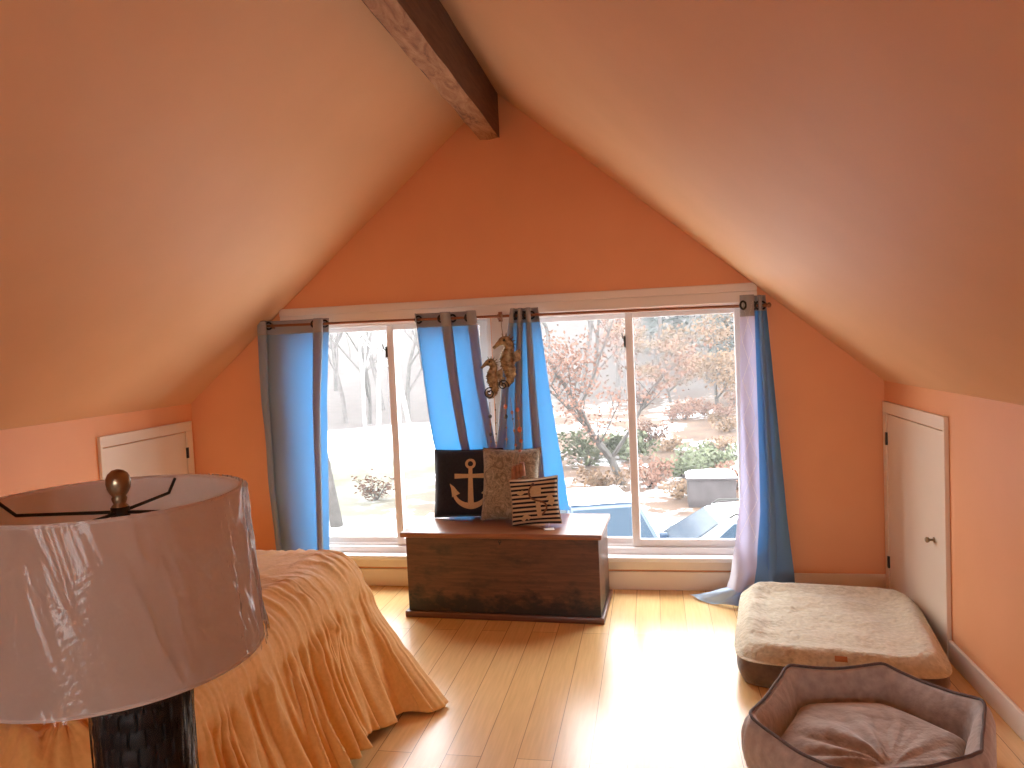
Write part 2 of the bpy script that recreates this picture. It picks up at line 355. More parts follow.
window('window_added_fill', NW[0], NW[1], NW[2], NW[3], YN - .12, 0)  # unseen window added behind the camera to light the near surfaces
# knee-wall doors
def knee_door(name, x, s, y0, y1, ztop):
    """x = wall plane, s = +1 when the room lies towards +x"""
    r = empty(name, (x, y0, 0), kind='structure')
    def bx(bm, y_a, y_b, z_a, z_b, d0, d1, bev=.003): box(bm, (min(x + s * d0, x + s * d1), y_a, z_a), (max(x + s * d0, x + s * d1), y_b, z_b), bev)
    bm = BM(); w = .062
    bx(bm, y0, y0 + .02, 0, ztop, 0, .020); bx(bm, y1 - w, y1, 0, ztop - w, 0, .018); bx(bm, y0 + .02, y1, ztop - w, ztop, 0, .018)
    obj('door_casing', bm, M_cream, r, False)
    bm = BM(); bx(bm, y0 + .024, y1 - w - .006, .012, ztop - w - .006, 0, .014); d = obj('door_panel', bm, M_cream, r, False)
    bm = BM()
    bx(bm, y1 - w - .012, y1 - w + .006, .17, .235, .012, .024, .002); bx(bm, y1 - w - .012, y1 - w + .006, .86, .93, .012, .024, .002)
    obj('hinge', bm, M_dark, r, False)
    return r, d
r, d = knee_door('door_1', XR, -1, 3.59, 4.495, 1.10)
bm = BM(); kb = Vector((XR - .014, 3.745, .510))
for p, q in ((0, .006), (.006, .022)): pass
tube(bm, [kb, kb + Vector((-.004, 0, 0)), kb + Vector((-.004, 0, 0)), kb + Vector((-.020, 0, 0)), kb + Vector((-.024, 0, 0)), kb + Vector((-.034, 0, 0)), kb + Vector((-.040, 0, 0))], [.013, .013, .006, .006, .012, .014, .007], 14)
obj('door_knob', bm, M_brass, r)
knee_door('door_2', XL, 1, 3.63, 4.475, 1.098)

# ------------------------------------------------------------------ bed
BX0, BX1, BY0, BY1, BZ = -2.98, -1.255, 1.36, 3.14, .645
bed = empty('bed', (BX1, (BY0 + BY1) / 2, 0), 'low bed under an ochre spread trailing to the floor beside the chest', 'bed')
bm = BM(); box(bm, (BX0 + .04, BY0 + .05, .30), (BX1 - .10, BY1 - .08, .575), .07, 4); obj('mattress', bm, M_matt, bed)
bm = BM(); box(bm, (BX0 + .03, BY0 + .06, .16), (BX1 - .12, BY1 - .10, .29), .01); obj('bed_frame', bm, M_table, bed)
for x in (BX0 + .1, BX1 - .2):
    for y in (BY0 + .15, BY1 - .2):
        bm = BM(); box(bm, (x - .025, y - .025, 0), (x + .025, y + .025, .16), .004); obj('leg', bm, M_table, bed)
# spread: perimeter parameter runs near side -> foot -> far side
CR = .16
def perim():
    P = []
    def add(p, n, k): P.append((Vector(p), Vector(n), k))
    for i in range(120): add((lerp(BX0, BX1 - CR, i / 120), BY0), (0, -1), 0)
    for i in range(40):
        a = -pi / 2 + pi / 2 * i / 40; add((BX1 - CR + CR * cos(a), BY0 + CR + CR * sin(a)), (cos(a), sin(a)), 0)
    for i in range(480): add((BX1, lerp(BY0 + CR, BY1 - CR, i / 480)), (1, 0), 1)
    for i in range(160):
        a = pi / 2 * i / 160; add((BX1 - CR + CR * cos(a), BY1 - CR + CR * sin(a)), (cos(a), sin(a)), 2)
    for i in range(121): add((lerp(BX1 - CR, BX0, i / 120), BY1), (0, 1), 3)
    return P
PER = perim(); NP = len(PER)
arc = [0]
for i in range(1, NP): arc.append(arc[-1] + (PER[i][0] - PER[i - 1][0]).length)
def foldf(s):
    return (noise.noise((s * 5.2, 3.1, 0)) * .9 + noise.noise((s * 11, 7.7, 0)) * .6 + noise.noise((s * 23, 1.2, 0)) * .22)
EAR = arc[120 + 40 + 480 + 40]
def spread(i, v):
    b, n, k = PER[i]; s = arc[i]
    R = .17
    cen = Vector((lerp(BX0, BX1, .45), (BY0 + BY1) / 2))
    if v < .34:                                      # flat top from the middle to the rounded edge
        t = v / .34; e = b - n * R
        p = cen.lerp(e, t); z = BZ
        d = 0
        q = Vector((p.x, p.y, z))
    elif v < .5:                                     # rounded edge
        a = (v - .34) / .16 * pi / 2
        p = b - n * R + n * R * sin(a); q = Vector((p.x, p.y, BZ - R * (1 - cos(a)))); d = 0
    else:
        d = (v - .5) / .5
        ear = math.exp(-((s - EAR) / .085) ** 2); ear2 = math.exp(-((s - EAR) / .30) ** 2)
        flare = .145 + .05 * ear2
        o = n * (flare * d ** 1.15)
        o += n * (foldf(s) * .035 + (.052 * math.exp(-(noise.noise((s * 9.5 + .35 * d, 2.2, .3 * d)) / .13) ** 2) + .022 * math.exp(-(noise.noise((s * 17, 6.2, .5 * d)) / .12) ** 2) - .03)) * d ** .6 * (1 - .6 * ear)
        o += Vector((.13, -.11)) * ear * d ** 1.5 + Vector((.06, -.04)) * ear2 * d
        hem = .014 + .05 * max(0, noise.noise((s * 3, 9, 0))) * (1 - ear2) + .03 * (1 - ear2)
        q = Vector((b.x + o.x, b.y + o.y, lerp(BZ - R, hem, d)))
    # creases running across the top and over the shoulder
    w = Vector((q.x * .8 + q.y * 1.4, (q.x - q.y * .3) * 4.2, 0))
    edge = sm(.12, .5, v) * (1 - sm(.62, .95, v))
    h = (abs(noise.noise((w.x * 1.6, w.y * 2.4, 2))) - .2) * .030 * edge + .006 * noise.noise((q.x * 4, q.y * 4, 0))
    kk_ = sm(.26, .5, v) * (1 - sm(.5, .8, v))
    h += kk_ * (.011 * math.exp(-(noise.noise((s * 9.5 + (.5 - v) * 1.4, 2.2, 0)) / .13) ** 2) + .007 * math.exp(-(noise.noise((s * 17 + (.5 - v) * 2, 6.2, 0)) / .12) ** 2) + .010 * math.exp(-(noise.noise((s * 6 + (.5 - v) * 5, 1.2, v * 2)) / .10) ** 2))
    if v < .5: h += .006 * math.exp(-(noise.noise((q.x * 1.1 + 4, q.y * 8.5 + q.x * 2.5, 3)) / .12) ** 2) * sm(.05, .25, v)
    near = 1 - sm(1.56, 1.80, q.y) if v < .5 else 0
    h += near * (.055 * math.exp(-(noise.noise((q.x * 2.6 + q.y * 4, q.y * 5 - q.x * 2, 4)) / .12) ** 2) + .03 * abs(noise.noise((q.x * 9, q.y * 9, 1))))
    if v < .5: q.z += h
    else: q += Vector((n.x, n.y, 0)) * h
    return q
bm = BM()
R_ = [[bm.verts.new(spread(i, j / 79)) for i in range(NP)] for j in range(80)]
for j in range(79):
    for i in range(NP - 1): bm.faces.new((R_[j][i], R_[j][i + 1], R_[j + 1][i + 1], R_[j + 1][i]))
bm.faces.new([R_[0][i] for i in range(0, NP, 6)][::-1])
sp = obj('bedspread', bm, M_spread, bed)
md = sp.modifiers.new('thick', 'SOLIDIFY'); md.thickness = .006; md.offset = -1

# ------------------------------------------------------------------ lamp on its bedside table
LX, LY = -.783, .957
tb = empty('bedside_table', (LX + .01, LY, 0), 'small brown bedside table under the wrapped lamp', 'table')
bm = BM(); box(bm, (LX - .19, LY - .19, .575), (LX + .21, LY + .19, .60), .006); obj('table_top', bm, M_table, tb, False)
bm = BM(); box(bm, (LX - .165, LY - .165, .47), (LX + .185, LY + .165, .575), .004); obj('apron', bm, M_table, tb, False)
for a in (-.15, .17):
    for b in (-.15, .15):
        bm = BM(); box(bm, (LX + a - .02, LY + b - .02, 0), (LX + a + .02, LY + b + .02, .47), .004); obj('leg', bm, M_table, tb, False)
lamp = empty('table_lamp', (LX, LY, .60), 'table lamp with black body and drum shade still wrapped in clear plastic', 'lamp')
ZS0, ZS1, RB, RT = 1.0725, 1.3054, .20, .179
BXc = LX + .030
bm = BM()
prof = [(.05, .602), (.080, .604), (.082, .625), (.070, .632)]
lathe(bm, prof, (BXc, LY, 0), 40); obj('lamp_base', bm, M_lamp, lamp, angle=40)
bm = BM()
def body(u, v):
    a = 2 * pi * u; z = lerp(.632, 1.09, v)
    row = z / .026; k = row % 1; brick = .5 * (int(row) % 2)
    fa = abs(((u * 18 + brick) % 1) - .5) * 2
    r = .0645 + .0022 * (1 - (2 * k - 1) ** 2) - .003 * (fa > .86)
    return Vector((BXc + r * cos(a), LY + r * sin(a), z))
grid(bm, 180, 110, body, True, cap=True); obj('lamp_body', bm, M_lamp, lamp, angle=50)
bm = BM()
lathe(bm, [(.018, 1.085), (.018, 1.13), (.024, 1.132), (.024, 1.16), (.012, 1.162)], (LX + .01, LY, 0), 20); obj('socket', bm, M_brass, lamp, angle=40)
bm = BM()
for s in (-1, 1):
    tube(bm, [(LX + .01 + s * .02, LY, 1.13), (LX + .01 + s * .05, LY + .01 * s, 1.16), (LX + .01 + s * .058, LY, 1.22), (LX + .01 + s * .035, LY, 1.262), (LX + .016, LY, 1.280)], .0025, 8)
obj('harp', bm, M_brass, lamp)
bm = BM(); bm2 = None
def shade(u, v):
    a = 2 * pi * u; r = lerp(RB, RT, v); return Vector((LX + r * cos(a), LY + r * sin(a), lerp(ZS0, ZS1, v)))
grid(bm, 96, 14, shade, True); sh = obj('lamp_shade', bm, M_linen, lamp)
for zz, rr in ((ZS1, RT), (ZS0, RB)):
    bm = BM(); torus(bm, (LX, LY, zz), rr - .001, .0026, (0, 0, 1), 96, 8); obj('rim', bm, M_linen, sh)
bm = BM(); hub = Vector((LX + .016, LY - .0, 1.284))
for a in (95, 5, 185, 275):
    e = Vector((LX + (RT - .004) * cos(rad(a)), LY + (RT - .004) * sin(rad(a)), ZS1 - .004))
    q = hub.lerp(e, .86); q.z = hub.z - .002
    tube(bm, [hub, hub.lerp(q, .5), q, e], .0026, 8)
lathe(bm, [(.010, 1.275), (.013, 1.277), (.013, 1.291), (.009, 1.293)], (hub.x, hub.y, 0), 14)
obj('spider', bm, M_dark, lamp)
bm = BM()
pf = [(.010, 0), (.0115, .004), (.008, .008), (.010, .014), (.0105, .018), (.009, .022), (.0125, .028), (.0155, .036), (.0168, .046), (.0162, .055), (.0135, .063), (.008, .069), (.002, .071)]
lathe(bm, [(a * 1.0, 1.290 + b * .80) for a, b in pf], (hub.x, hub.y, 0), 24); obj('finial', bm, M_brass, lamp)
# clear wrap, creased more towards the window side
bm = BM()
def wrap(u, v):
    a = 2 * pi * u; z = lerp(ZS0 - .004, ZS1 + .003, v); r = lerp(RB, RT, v) + .0035
    side = .42 + .58 * math.exp(-((((a + pi / 2) % (2 * pi)) - 2.05) / .55) ** 2)      # a crumpled seam on the right-hand side
    q = a * 1.25 + v * .45
    c = min(abs(noise.noise((q * 9, v * .9, 3))) + .25 * abs(noise.noise((q * 17 + 4, v * 1.6, 8))), abs(noise.noise((q * 14 + 9, v * 1.3, 5))) * 1.6)
    r += .0016 + .0022 * noise.noise((a * 2.2, v * 1.5, 6)) + .0055 * (max(0, .16 - c) / .16) * side * (1 - .85 * sm(.6, .85, side)) + .010 * abs(noise.noise((a * 9, v * 2.4, 1))) * sm(.68, .88, side)
    return Vector((LX + r * cos(a), LY + r * sin(a), z))
grid(bm, 420, 60, wrap, True); obj('plastic_wrap', bm, M_film, lamp, True)
bm = BM()
def bwrap(u, v):
    a = 2 * pi * u; r = .0685 + .003 * abs(noise.noise((a * 6, v * 3, 2))) + .002 * noise.noise((a * 19, v * 5, 4))
    return Vector((BXc + r * cos(a), LY + r * sin(a), lerp(.64, 1.07, v)))
grid(bm, 120, 50, bwrap, True); obj('plastic_wrap', bm, film('thin_body_film', (.97, .97, .97), 1.2, .06)[0], lamp, False)

# ------------------------------------------------------------------ chest
CX0, CX1, CY0, CY1 = -1.385, -.300, 3.972, 4.430
chest = empty('storage_chest', ((CX0 + CX1) / 2, (CY0 + CY1) / 2, 0), 'worn dark brown wooden chest under the windows with pillows on its lid', 'chest')
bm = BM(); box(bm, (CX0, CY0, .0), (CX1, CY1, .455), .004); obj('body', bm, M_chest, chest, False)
bm = BM(); box(bm, (CX0 - .024, CY0 - .028, .456), (CX1 + .020, CY1 + .02, .484), .009, 3); obj('lid', bm, M_lid, chest, angle=40)
bm = BM()
for lo, hi in (((CX0 - .018, CY0 - .018, 0), (CX1 + .018, CY0, .036)), ((CX1, CY0, 0), (CX1 + .018, CY1, .036)), ((CX0 - .018, CY0, 0), (CX0, CY1, .036))): box(bm, lo, hi, .006)
obj('base_moulding', bm, M_mould, chest, angle=40)
bm = BM(); torus(bm, (-.84, CY0 - .001, .435), .007, .0025, (0, 1, 0), 14, 6); box(bm, (-.843, CY0 - .002, .418), (-.837, CY0, .432)); obj('keyhole', bm, M_dark, chest)

chest.rotation_euler.z = -.042; chest.location.y -= .012
# ------------------------------------------------------------------ pillows
def pillow_fn(w, h, t, base, lean, yaw, roll=0, pinch=.07, wr=.0, seed=0):
    """returns f(u,v,side): u,v in -1..1; base = middle of the bottom edge"""
    Rm = Matrix.Rotation(yaw, 3, 'Z') @ Matrix.Rotation(-lean, 3, 'X') @ Matrix.Rotation(roll, 3, 'Y')
    base = Vector(base)
    def f(u, v, side, off=0):
        x = w / 2 * u * (1 - pinch * (1 - v * v) * abs(u) ** 3); z = h / 2 * v * (1 - pinch * (1 - u * u) * abs(v) ** 3)
        th = t / 2 * (max(0, 1 - u ** 4) ** .55) * (max(0, 1 - v ** 4) ** .55)
        th *= 1 + wr * noise.noise((u * 2.3 + seed, v * 2.3, side))
        return base + Rm @ Vector((x, side * (th + off), z + h / 2))
    return f
def pillow(name, f, m, parent, n=33):
    bm = BM()
    for s in (-1, 1):
        def g(u, v): return f(2 * u - 1, 2 * v - 1, s)
        grid(bm, n, n, g, uvs=True)
    bmesh.ops.remove_doubles(bm, verts=bm.verts, dist=1e-5); bmesh.ops.recalc_face_normals(bm, faces=bm.faces[:])
    return obj(name, bm, m, parent)
def piping(f, m, parent, r=.0035):
    bm = BM(); P = []
    for k in range(4):
        for i in range(24):
            a = -1 + 2 * i / 24; P.append(f(*((a, -1), (1, a), (-a, 1), (-1, -a))[k], -1))
    tube(bm, P, r, 6, closed=True); return obj('piping', bm, m, parent)
def ribbon(bm, f, pts, wid, lift=.004):
    """a flat strip along pts (u,v) laid on the pillow front; wid per point in u/v units"""
    pts = [Vector(p) for p in pts]; row = []
    for i, p in enumerate(pts):
        d = (pts[min(i + 1, len(pts) - 1)] - pts[max(i - 1, 0)]).normalized(); n_ = Vector((-d.y, d.x)); w_ = wid[i] if isinstance(wid, list) else wid
        row.append([bm.verts.new(f(*(p + n_ * w_ * k), -1, lift)) for k in (-1, -.5, 0, .5, 1)])
    for a, b in zip(row, row[1:]):
        for k in range(4): bm.faces.new((a[k], a[k + 1], b[k + 1], b[k]))
ZL = .4845
f = pillow_fn(.42, .405, .10, (-1.105, 4.315, ZL + .004), rad(11), rad(3), pinch=.035, seed=1)
p1 = empty('throw_pillow', (-1.095, 4.315, ZL), 'dark navy pillow with a tan anchor leaning at left on the chest', 'pillow', 'pillows on the chest')
pillow('cushion', f, M_navy, p1); piping(f, M_navy, p1)
bm = BM(); ax, ay = .10, 0
ribbon(bm, f, [(ax + .115 * cos(a * pi / 12 + pi / 2), .56 + .115 * sin(a * pi / 12 + pi / 2)) for a in range(25)], .038)
ribbon(bm, f, [(ax, lerp(.45, -.62, i / 10)) for i in range(11)], [lerp(.055, .085, i / 10) for i in range(11)])
ribbon(bm, f, [(ax + lerp(-.46, .46, i / 12), .20) for i in range(13)], [.055 + .018 * abs(i - 6) / 6 for i in range(13)], .005)
arcp = [(ax + .50 * cos(a), -.18 + .50 * sin(a)) for a in [lerp(pi * 1.03, pi * 1.97, i / 24) for i in range(25)]]
ribbon(bm, f, arcp, [lerp(.03, .10, 1 - abs(i - 12) / 12) for i in range(25)], .0055)
for s in (-1, 1):
    ribbon(bm, f, [(ax + s * .60, -.02), (ax + s * .52, -.13), (ax + s * .46, -.27), (ax + s * .42, -.36)], [.006, .05, .09, .13], .006)
o = obj('anchor_applique', bm, M_tan, p1); o['label'] = 'tan anchor'
f = pillow_fn(.352, .425, .115, (-.836, 4.215, ZL + .004), rad(15), rad(-4), wr=.12, seed=5)
p2 = empty('throw_pillow', (-.832, 4.215, ZL), 'taupe patterned pillow in the middle with wooden bells hanging over it', 'pillow', 'pillows on the chest')
pillow('cushion', f, M_brocade, p2); piping(f, M_brocade, p2)
PIL2 = f
f = pillow_fn(.285, .268, .075, (-.664, 4.110, ZL + .004), rad(13), rad(-3), rad(-5), wr=.15, seed=9)
p3 = empty('throw_pillow', (-.690, 4.095, ZL), 'small striped pillow with a rope loop in front of the taupe pillow', 'pillow', 'pillows on the chest')
pillow('cushion', f, M_stripe, p3); piping(f, M_rope, p3, .003)
bm = BM()
ribbon(bm, f, [(.10, .62), (.10, .45), (.12, .25)], [.20, .24, .20], .003)
ribbon(bm, f, [(.17, .1), (.18, -.3), (.2, -.72)], .09, .003); ribbon(bm, f, [(-.52, -.78), (-.35, -.6), (-.2, -.72)], .10, .003); ribbon(bm, f, [(.62, .18), (.75, 0), (.65, -.2)], .12, .003); ribbon(bm, f, [(-.62, .40), (-.5, .35), (-.38, .42)], .08, .003)
o = obj('applique_patch', bm, M_tan, p3); o['label'] = 'pale tan patches'
bm = BM()
rp = [(-.02, .66), (-.12, .52), (-.16, .3), (-.08, .12), (.10, .02), (.32, -.04), (.48, -.14), (.52, -.32), (.42, -.48), (.32, -.58)]
rp2 = []
for a, b in zip(rp, rp[1:]): rp2 += [(lerp(a[0], b[0], k / 4), lerp(a[1], b[1], k / 4)) for k in range(4)]
tube(bm, [f(u, v, -1, .009) for u, v in rp2 + [rp[-1]]], .0050, 8); o = obj('rope', bm, fabric('brown_rope', (.13, .06, .035), (.2, .1, .06), 140), p3); o['label'] = 'brown rope loop'
bm = BM(); ball(bm, f(.03, .70, -1, .008), .010, 12); obj('button', bm, mat('red_wood', (.10, .03, .025), .4), p3)
bm = BM()
tg = f(.52, -.98, -1, .004); R3 = Matrix.Rotation(rad(12), 3, 'Z')
box(bm, (tg.x - .022, tg.y - .085, ZL + .001), (tg.x + .034, tg.y - .030, ZL + .0022), 0, rot=R3); tube(bm, [tg, (tg.x, tg.y - .02, ZL + .004)], .0008, 5)
o = obj('price_tag', bm, M_paper, p3, False); o['label'] = 'white card tag'

# ------------------------------------------------------------------ curtain rod, curtains
RY, = (4.425,)
def rodz(x): return 1.679 + (x + .88) * -.010
rod = empty('curtain_rod', (-.88, RY, 1.68), 'thin copper brown curtain rod across both windows', 'curtain rod')
bm = BM(); tube(bm, [(-2.43, RY, rodz(-2.43)), (.64, RY, rodz(.64))], .0085, 14); obj('pole', bm, M_copper, rod, angle=40)
for x in (-2.435, .645):
    s = 1 if x > 0 else -1
    bm = BM(); tube(bm, [(x - s * .012, RY, rodz(x)), (x, RY, rodz(x)), (x + s * .003, RY, rodz(x)), (x + s * .012, RY, rodz(x)), (x + s * .020, RY, rodz(x)), (x + s * .026, RY, rodz(x))], [.012, .012, .008, .015, .014, .005], 14); obj('finial', bm, M_copper, rod)
for x in (-2.36, -.895, .612):
    bm = BM(); box(bm, (x - .012, YF - .024, rodz(x) - .03), (x + .012, YF - .001, rodz(x) + .03), .003) ; tube(bm, [(x, YF - .02, rodz(x) - .012), (x, RY, rodz(x) - .014)], .005, 8); torus(bm, (x, RY, rodz(x)), .0125, .003, (1, 0, 0), 16, 6); obj('bracket', bm, M_copper, rod, angle=40)

def curtain(label, L, Rr, n, amp, ztop, zbot, omega=.25, ph=0., yb=RY, bow=None, eyes=(), lining=None, ydrift=None, hem=None, wob=.01, m=None):
    c = empty('curtain', (lerp(L[0][0], Rr[0][0], .5), RY, zbot if zbot > .3 else 0), label, 'curtain', 'blue curtains on the rod')
    def P(u, z):
        a = interp(L, z); b = interp(Rr, z); w = b - a
        k = sm(ztop - .05, ztop - .9, z)
        th = 2 * pi * n * u + ph + wob * 14 * k * noise.noise((u * 3, z * 1.2, n))
        uu = u + omega / (2 * pi * n) * sin(2 * pi * n * u + ph) * (1 - .12 * k)
        uu -= lerp(sin(ph), sin(2 * pi * n + ph), u) * omega / (2 * pi * n) * (1 - .12 * k)
        y = yb + amp * (1 - .2 * k) * cos(th) + (ydrift(z) if ydrift else 0) + wob * k * noise.noise((u * 6, z * 2.5, 7))
        return Vector((a + w * uu, y, z))
    zh = ztop - .088
    def sheet(z0, z1, nu, nv, off=0):
        bm = BM()
        grid(bm, nu, nv, lambda u, v: P(u, lerp(z0, z1, v)) + (hem(u, lerp(z0, z1, v)) if hem else Vector()) + Vector((0, off, 0))); return bm
    obj('drape', sheet(zh + .004, zbot, 180, 70), m or M_cur, c)
    hd = obj('header_band', sheet(ztop, zh, 150, 8, -.002), M_head, c); md = hd.modifiers.new('t', 'SOLIDIFY'); md.thickness = .003
    fr_ = {}                                           # front layer of the header, and where the rod passes through it
    for q in range(801):
        p = P(q / 800, rodz(0)); b_ = round(p.x / .004); fr_[b_] = min(fr_.get(b_, 9), p.y)
    ks = sorted(fr_)
    for a_, b_ in zip(ks, ks[1:]):
        if (fr_[a_] - RY) * (fr_[b_] - RY) < 0:
            sg = 1 if fr_[a_] > fr_[b_] else -1
            bm = BM(); torus(bm, (b_ * .004, RY - .004, rodz(b_ * .004)), .0205, .0058, (.62, sg * -.78 if False else -.78, 0), 24, 8); obj('eyelet', bm, M_dark, c)
    return c, P
c, P = curtain('straight blue curtain at far left, beside the left window pane', [(-2.385, 1.72), (-2.405, 1.2), (-2.40, .7), (-2.38, .27), (-2.38, 0)], [(-1.985, 1.72), (-2.03, 1.2), (-2.05, .7), (-2.07, .27), (-2.08, 0)], 1.5, .040, 1.725, .02, 2.6, -1.28 * pi, eyes=(.25, .68, .92))
bk = lambda z: .030 * sm(1.2, .6, z)
curtain('blue curtain slanting right behind the anchor pillow', [(-1.402, 1.72), (-1.366, 1.315), (-1.335, .946), (-1.29, .70), (-1.26, .49)], [(-1.085, 1.72), (-1.05, 1.304), (-1.00, .939), (-.96, .70), (-.94, .49)], 2.0, .034, 1.722, .492, 2.7, -.80 * pi, eyes=(.1, .62), ydrift=bk)
curtain('bunched blue curtain slanting behind the seahorse ornament', [(-.792, 1.72), (-.862, 1.177), (-.912, .755), (-.93, .49)], [(-.652, 1.72), (-.603, 1.229), (-.568, .93), (-.515, .49)], 3.0, .032, 1.722, .492, 3.3, -1.55 * pi, eyes=(), ydrift=bk)
def hem4(u, z):
    k = sm(.30, .02, z); return Vector((-.075 * k * (1 - u) ** 1.5, -.17 * k * (1 - u) - .02 * k, 0))
c4, P4 = curtain('blue curtain at far right with pale lining pooling on the floor', [(.572, 1.72), (.565, .95), (.555, .5), (.52, .2), (.49, .015)], [(.642, 1.72), (.690, 1.02), (.728, .45), (.755, .15), (.76, .015)], 1.5, .026, 1.722, .012, 2.2, -.6 * pi, eyes=(.1,), hem=hem4, m=curtain_mat('blue_satin_side', (.20, .36, .56), (.03, .19, .5), .3))
# the lining edge turned to the room: pale, quilted with crossing stitches
def lin(u, v):
    z = lerp(1.69, .085, v)
    a = interp([(.498, 1.72), (.487, 1.1), (.470, .62), (.43, .30), (.395, .15), (.36, .07)], z); b = interp([(.575, 1.72), (.580, 1.0), (.575, .5), (.545, .2), (.50, .01)], z)
    k = sm(.32, .0, z)
    y = RY - .030 - .022 * sin(pi * u) - .016 * sin(u * 7 + z * 3) * sm(1.6, .8, z) - .15 * k - .05 * k * sin(u * 5)
    return Vector((lerp(a, b, u), y, z + .018 * k * (1 + sin(u * 9)) * (1 - k * .6)))
bm = BM(); grid(bm, 40, 90, lin); o = obj('lining', bm, M_lin, c4); o['label'] = 'pale lavender lining'
bm = BM()
for s in (-1, 1):
    for k in range(6):
        P_ = []
        for i in range(24):
            v = (k + i / 23 * 2) / 7.2; u = .12 + .76 * (abs(((i / 23) * 2) % 2 - 1) if s > 0 else 1 - abs(((i / 23) * 2) % 2 - 1))
            if v < .86: P_.append(lin(u, v) + Vector((0, -.001, 0)))
        if len(P_) > 3: tube(bm, P_, .0011, 5)
hb_ = BM(); grid(hb_, 24, 4, lambda u, v: lin(u, -.022 + .075 * v) + Vector((0, -.002, 0))); obj('header_band', hb_, M_head, c4)
ey_ = BM(); torus(ey_, (.512, RY - .062, 1.668), .021, .006, (.62, -.78, 0), 24, 8); obj('eyelet', ey_, M_dark, c4)
obj('stitching', bm, M_paper, c4)
# the puddled corner on the floor
bm = BM()
def pud(u, v):
    A = lin(u, 1.0) if u <= 1 else None
    e = [Vector((.165, 4.400, 0)), Vector((.215, 4.315, 0)), Vector((.300, 4.245, 0)), Vector((.405, 4.215, 0)), Vector((.500, 4.235, 0)), Vector((.560, 4.300, 0))]
    k = u * 5; i = min(int(k), 4); B = e[i].lerp(e[i + 1], k - i)
    p = A.lerp(B, v ** .8); rip = sin(u * 15) * .5 + .5
    return Vector((p.x, p.y, A.z * (1 - v) ** 2.2 + .006 + .022 * rip * sin(pi * min(1, v * 1.02)) + .010 * rip * v))
grid(bm, 50, 20, pud); o = obj('pooled_hem', bm, M_pool, c4); o['label'] = 'pale blue pooled hem'

# ------------------------------------------------------------------ seahorse hanging
orn = empty('seahorse_hanging', (-.875, 4.385, 1.67), 'gold metal seahorse hanging with beaded strands between the two middle curtains', 'wall hanging')
M_gold = noisy('tarnished_gold', [(.35, (.16, .10, .05)), (.6, (.42, .31, .17)), (.8, (.55, .44, .27))], 40, .45, .5, .4, .003, metal=.7)
YO = 4.378
bm = BM(); tube(bm, [(-.868, RY, 1.690), (-.874, RY - .012, 1.688), (-.872, RY - .018, 1.672), (-.868, YO, 1.62), (-.862, YO, 1.56), (-.855, YO, 1.50)], .0025, 6)
torus(bm, (-.87, RY, 1.679), .013, .0025, (1, .2, 0), 16, 6); ball(bm, (-.87, YO + .02, 1.662), .006, 8); obj('hanging_cord', bm, M_rope, orn)
def seahorse(cx, cz, s, flip):
    P, Rr = [], []
    spine = [(-.052, .030), (-.040, .040), (-.026, .052), (-.008, .062), (.012, .062), (.024, .046), (.026, .026), (.018, .006), (.010, -.016), (.012, -.042), (.020, -.066), (.026, -.092), (.024, -.118), (.012, -.140), (-.006, -.150), (-.022, -.142), (-.027, -.126), (-.020, -.114), (-.008, -.114), (-.004, -.123)]
    rr = [1.1 * q_ for q_ in (.007, .008, .011, .019, .023, .022, .022, .026, .031, .033, .031, .026, .020, .015, .011, .009, .007, .006, .005, .003)]
    for i in range(len(spine) - 1):
        for k in range(5):
            tt = k / 5; x = lerp(spine[i][0], spine[i + 1][0], tt); z = lerp(spine[i][1], spine[i + 1][1], tt); r = lerp(rr[i], rr[i + 1], tt)
            P.append(Vector((cx + flip * x * s, YO, cz + z * s))); ridge = 1 + (.12 if i > 6 else .03) * (1 if k % 2 else -1); Rr.append((r * s * .55 * ridge, r * s * ridge))
    bm = BM(); tube(bm, P, Rr, 12, flat_=(0, 1, 0)); b = obj('seahorse', bm, M_gold, orn)
    bm = BM()
    def X(x, z): return (cx + flip * x * s, cz + z * s)
    prism(bm, [X(.038, .005), X(.075, .022), X(.082, -.004), X(.078, -.030), X(.044, -.045)], 1, YO - .005, YO + .005)
    for k in range(7):
        a = lerp(rad(110), rad(-30), k / 6); bx, bz = .010 + .024 * cos(a), .050 + .022 * sin(a)
        prism(bm, [X(bx - .006 * sin(a), bz + .006 * cos(a)), X(bx + .030 * cos(a), bz + .030 * sin(a)), X(bx + .006 * sin(a), bz - .006 * cos(a))], 1, YO - .004, YO + .004)
    obj('fin', bm, M_gold, b, False)
    bm = BM(); ball(bm, (cx + flip * .004 * s, YO - .015 * s, cz + .066 * s), .006 * s, 10); obj('eye', bm, M_dark, b)
seahorse(-.858, 1.452, 1.25, 1)
seahorse(-.952, 1.345, .98, 1)
def scroll(cx, cz, R, s, a0):
    P = []
    for i in range(40):
        a = a0 + s * i / 39 * 3.4 * pi; r = lerp(R, R * .12, i / 39); P.append((cx + r * cos(a), YO - .012, cz + r * sin(a)))
    bm = BM(); tube(bm, P, .0035, 6); obj('scroll', bm, M_dark, orn)
scroll(-.955, 1.222, .036, 1, rad(60)); scroll(-.872, 1.268, .033, 1, rad(-20))
cols = {'coral': mat('coral_bead', (.55, .19, .10), .4), 'tan': mat('tan_bead', (.45, .30, .16), .4), 'teal': mat('grey_teal_bead', (.13, .16, .15), .35), 'gold': M_gold}
M_bell = noisy('rusty_wood', [(.3, (.20, .07, .03)), (.7, (.38, .16, .07))], 30, .5)
def over(x, z):                 # the strand bends forward over the taupe pillow
    if z > .93: return YO - .01
    return lerp(YO - .01, 4.175, sm(.93, .80, z))
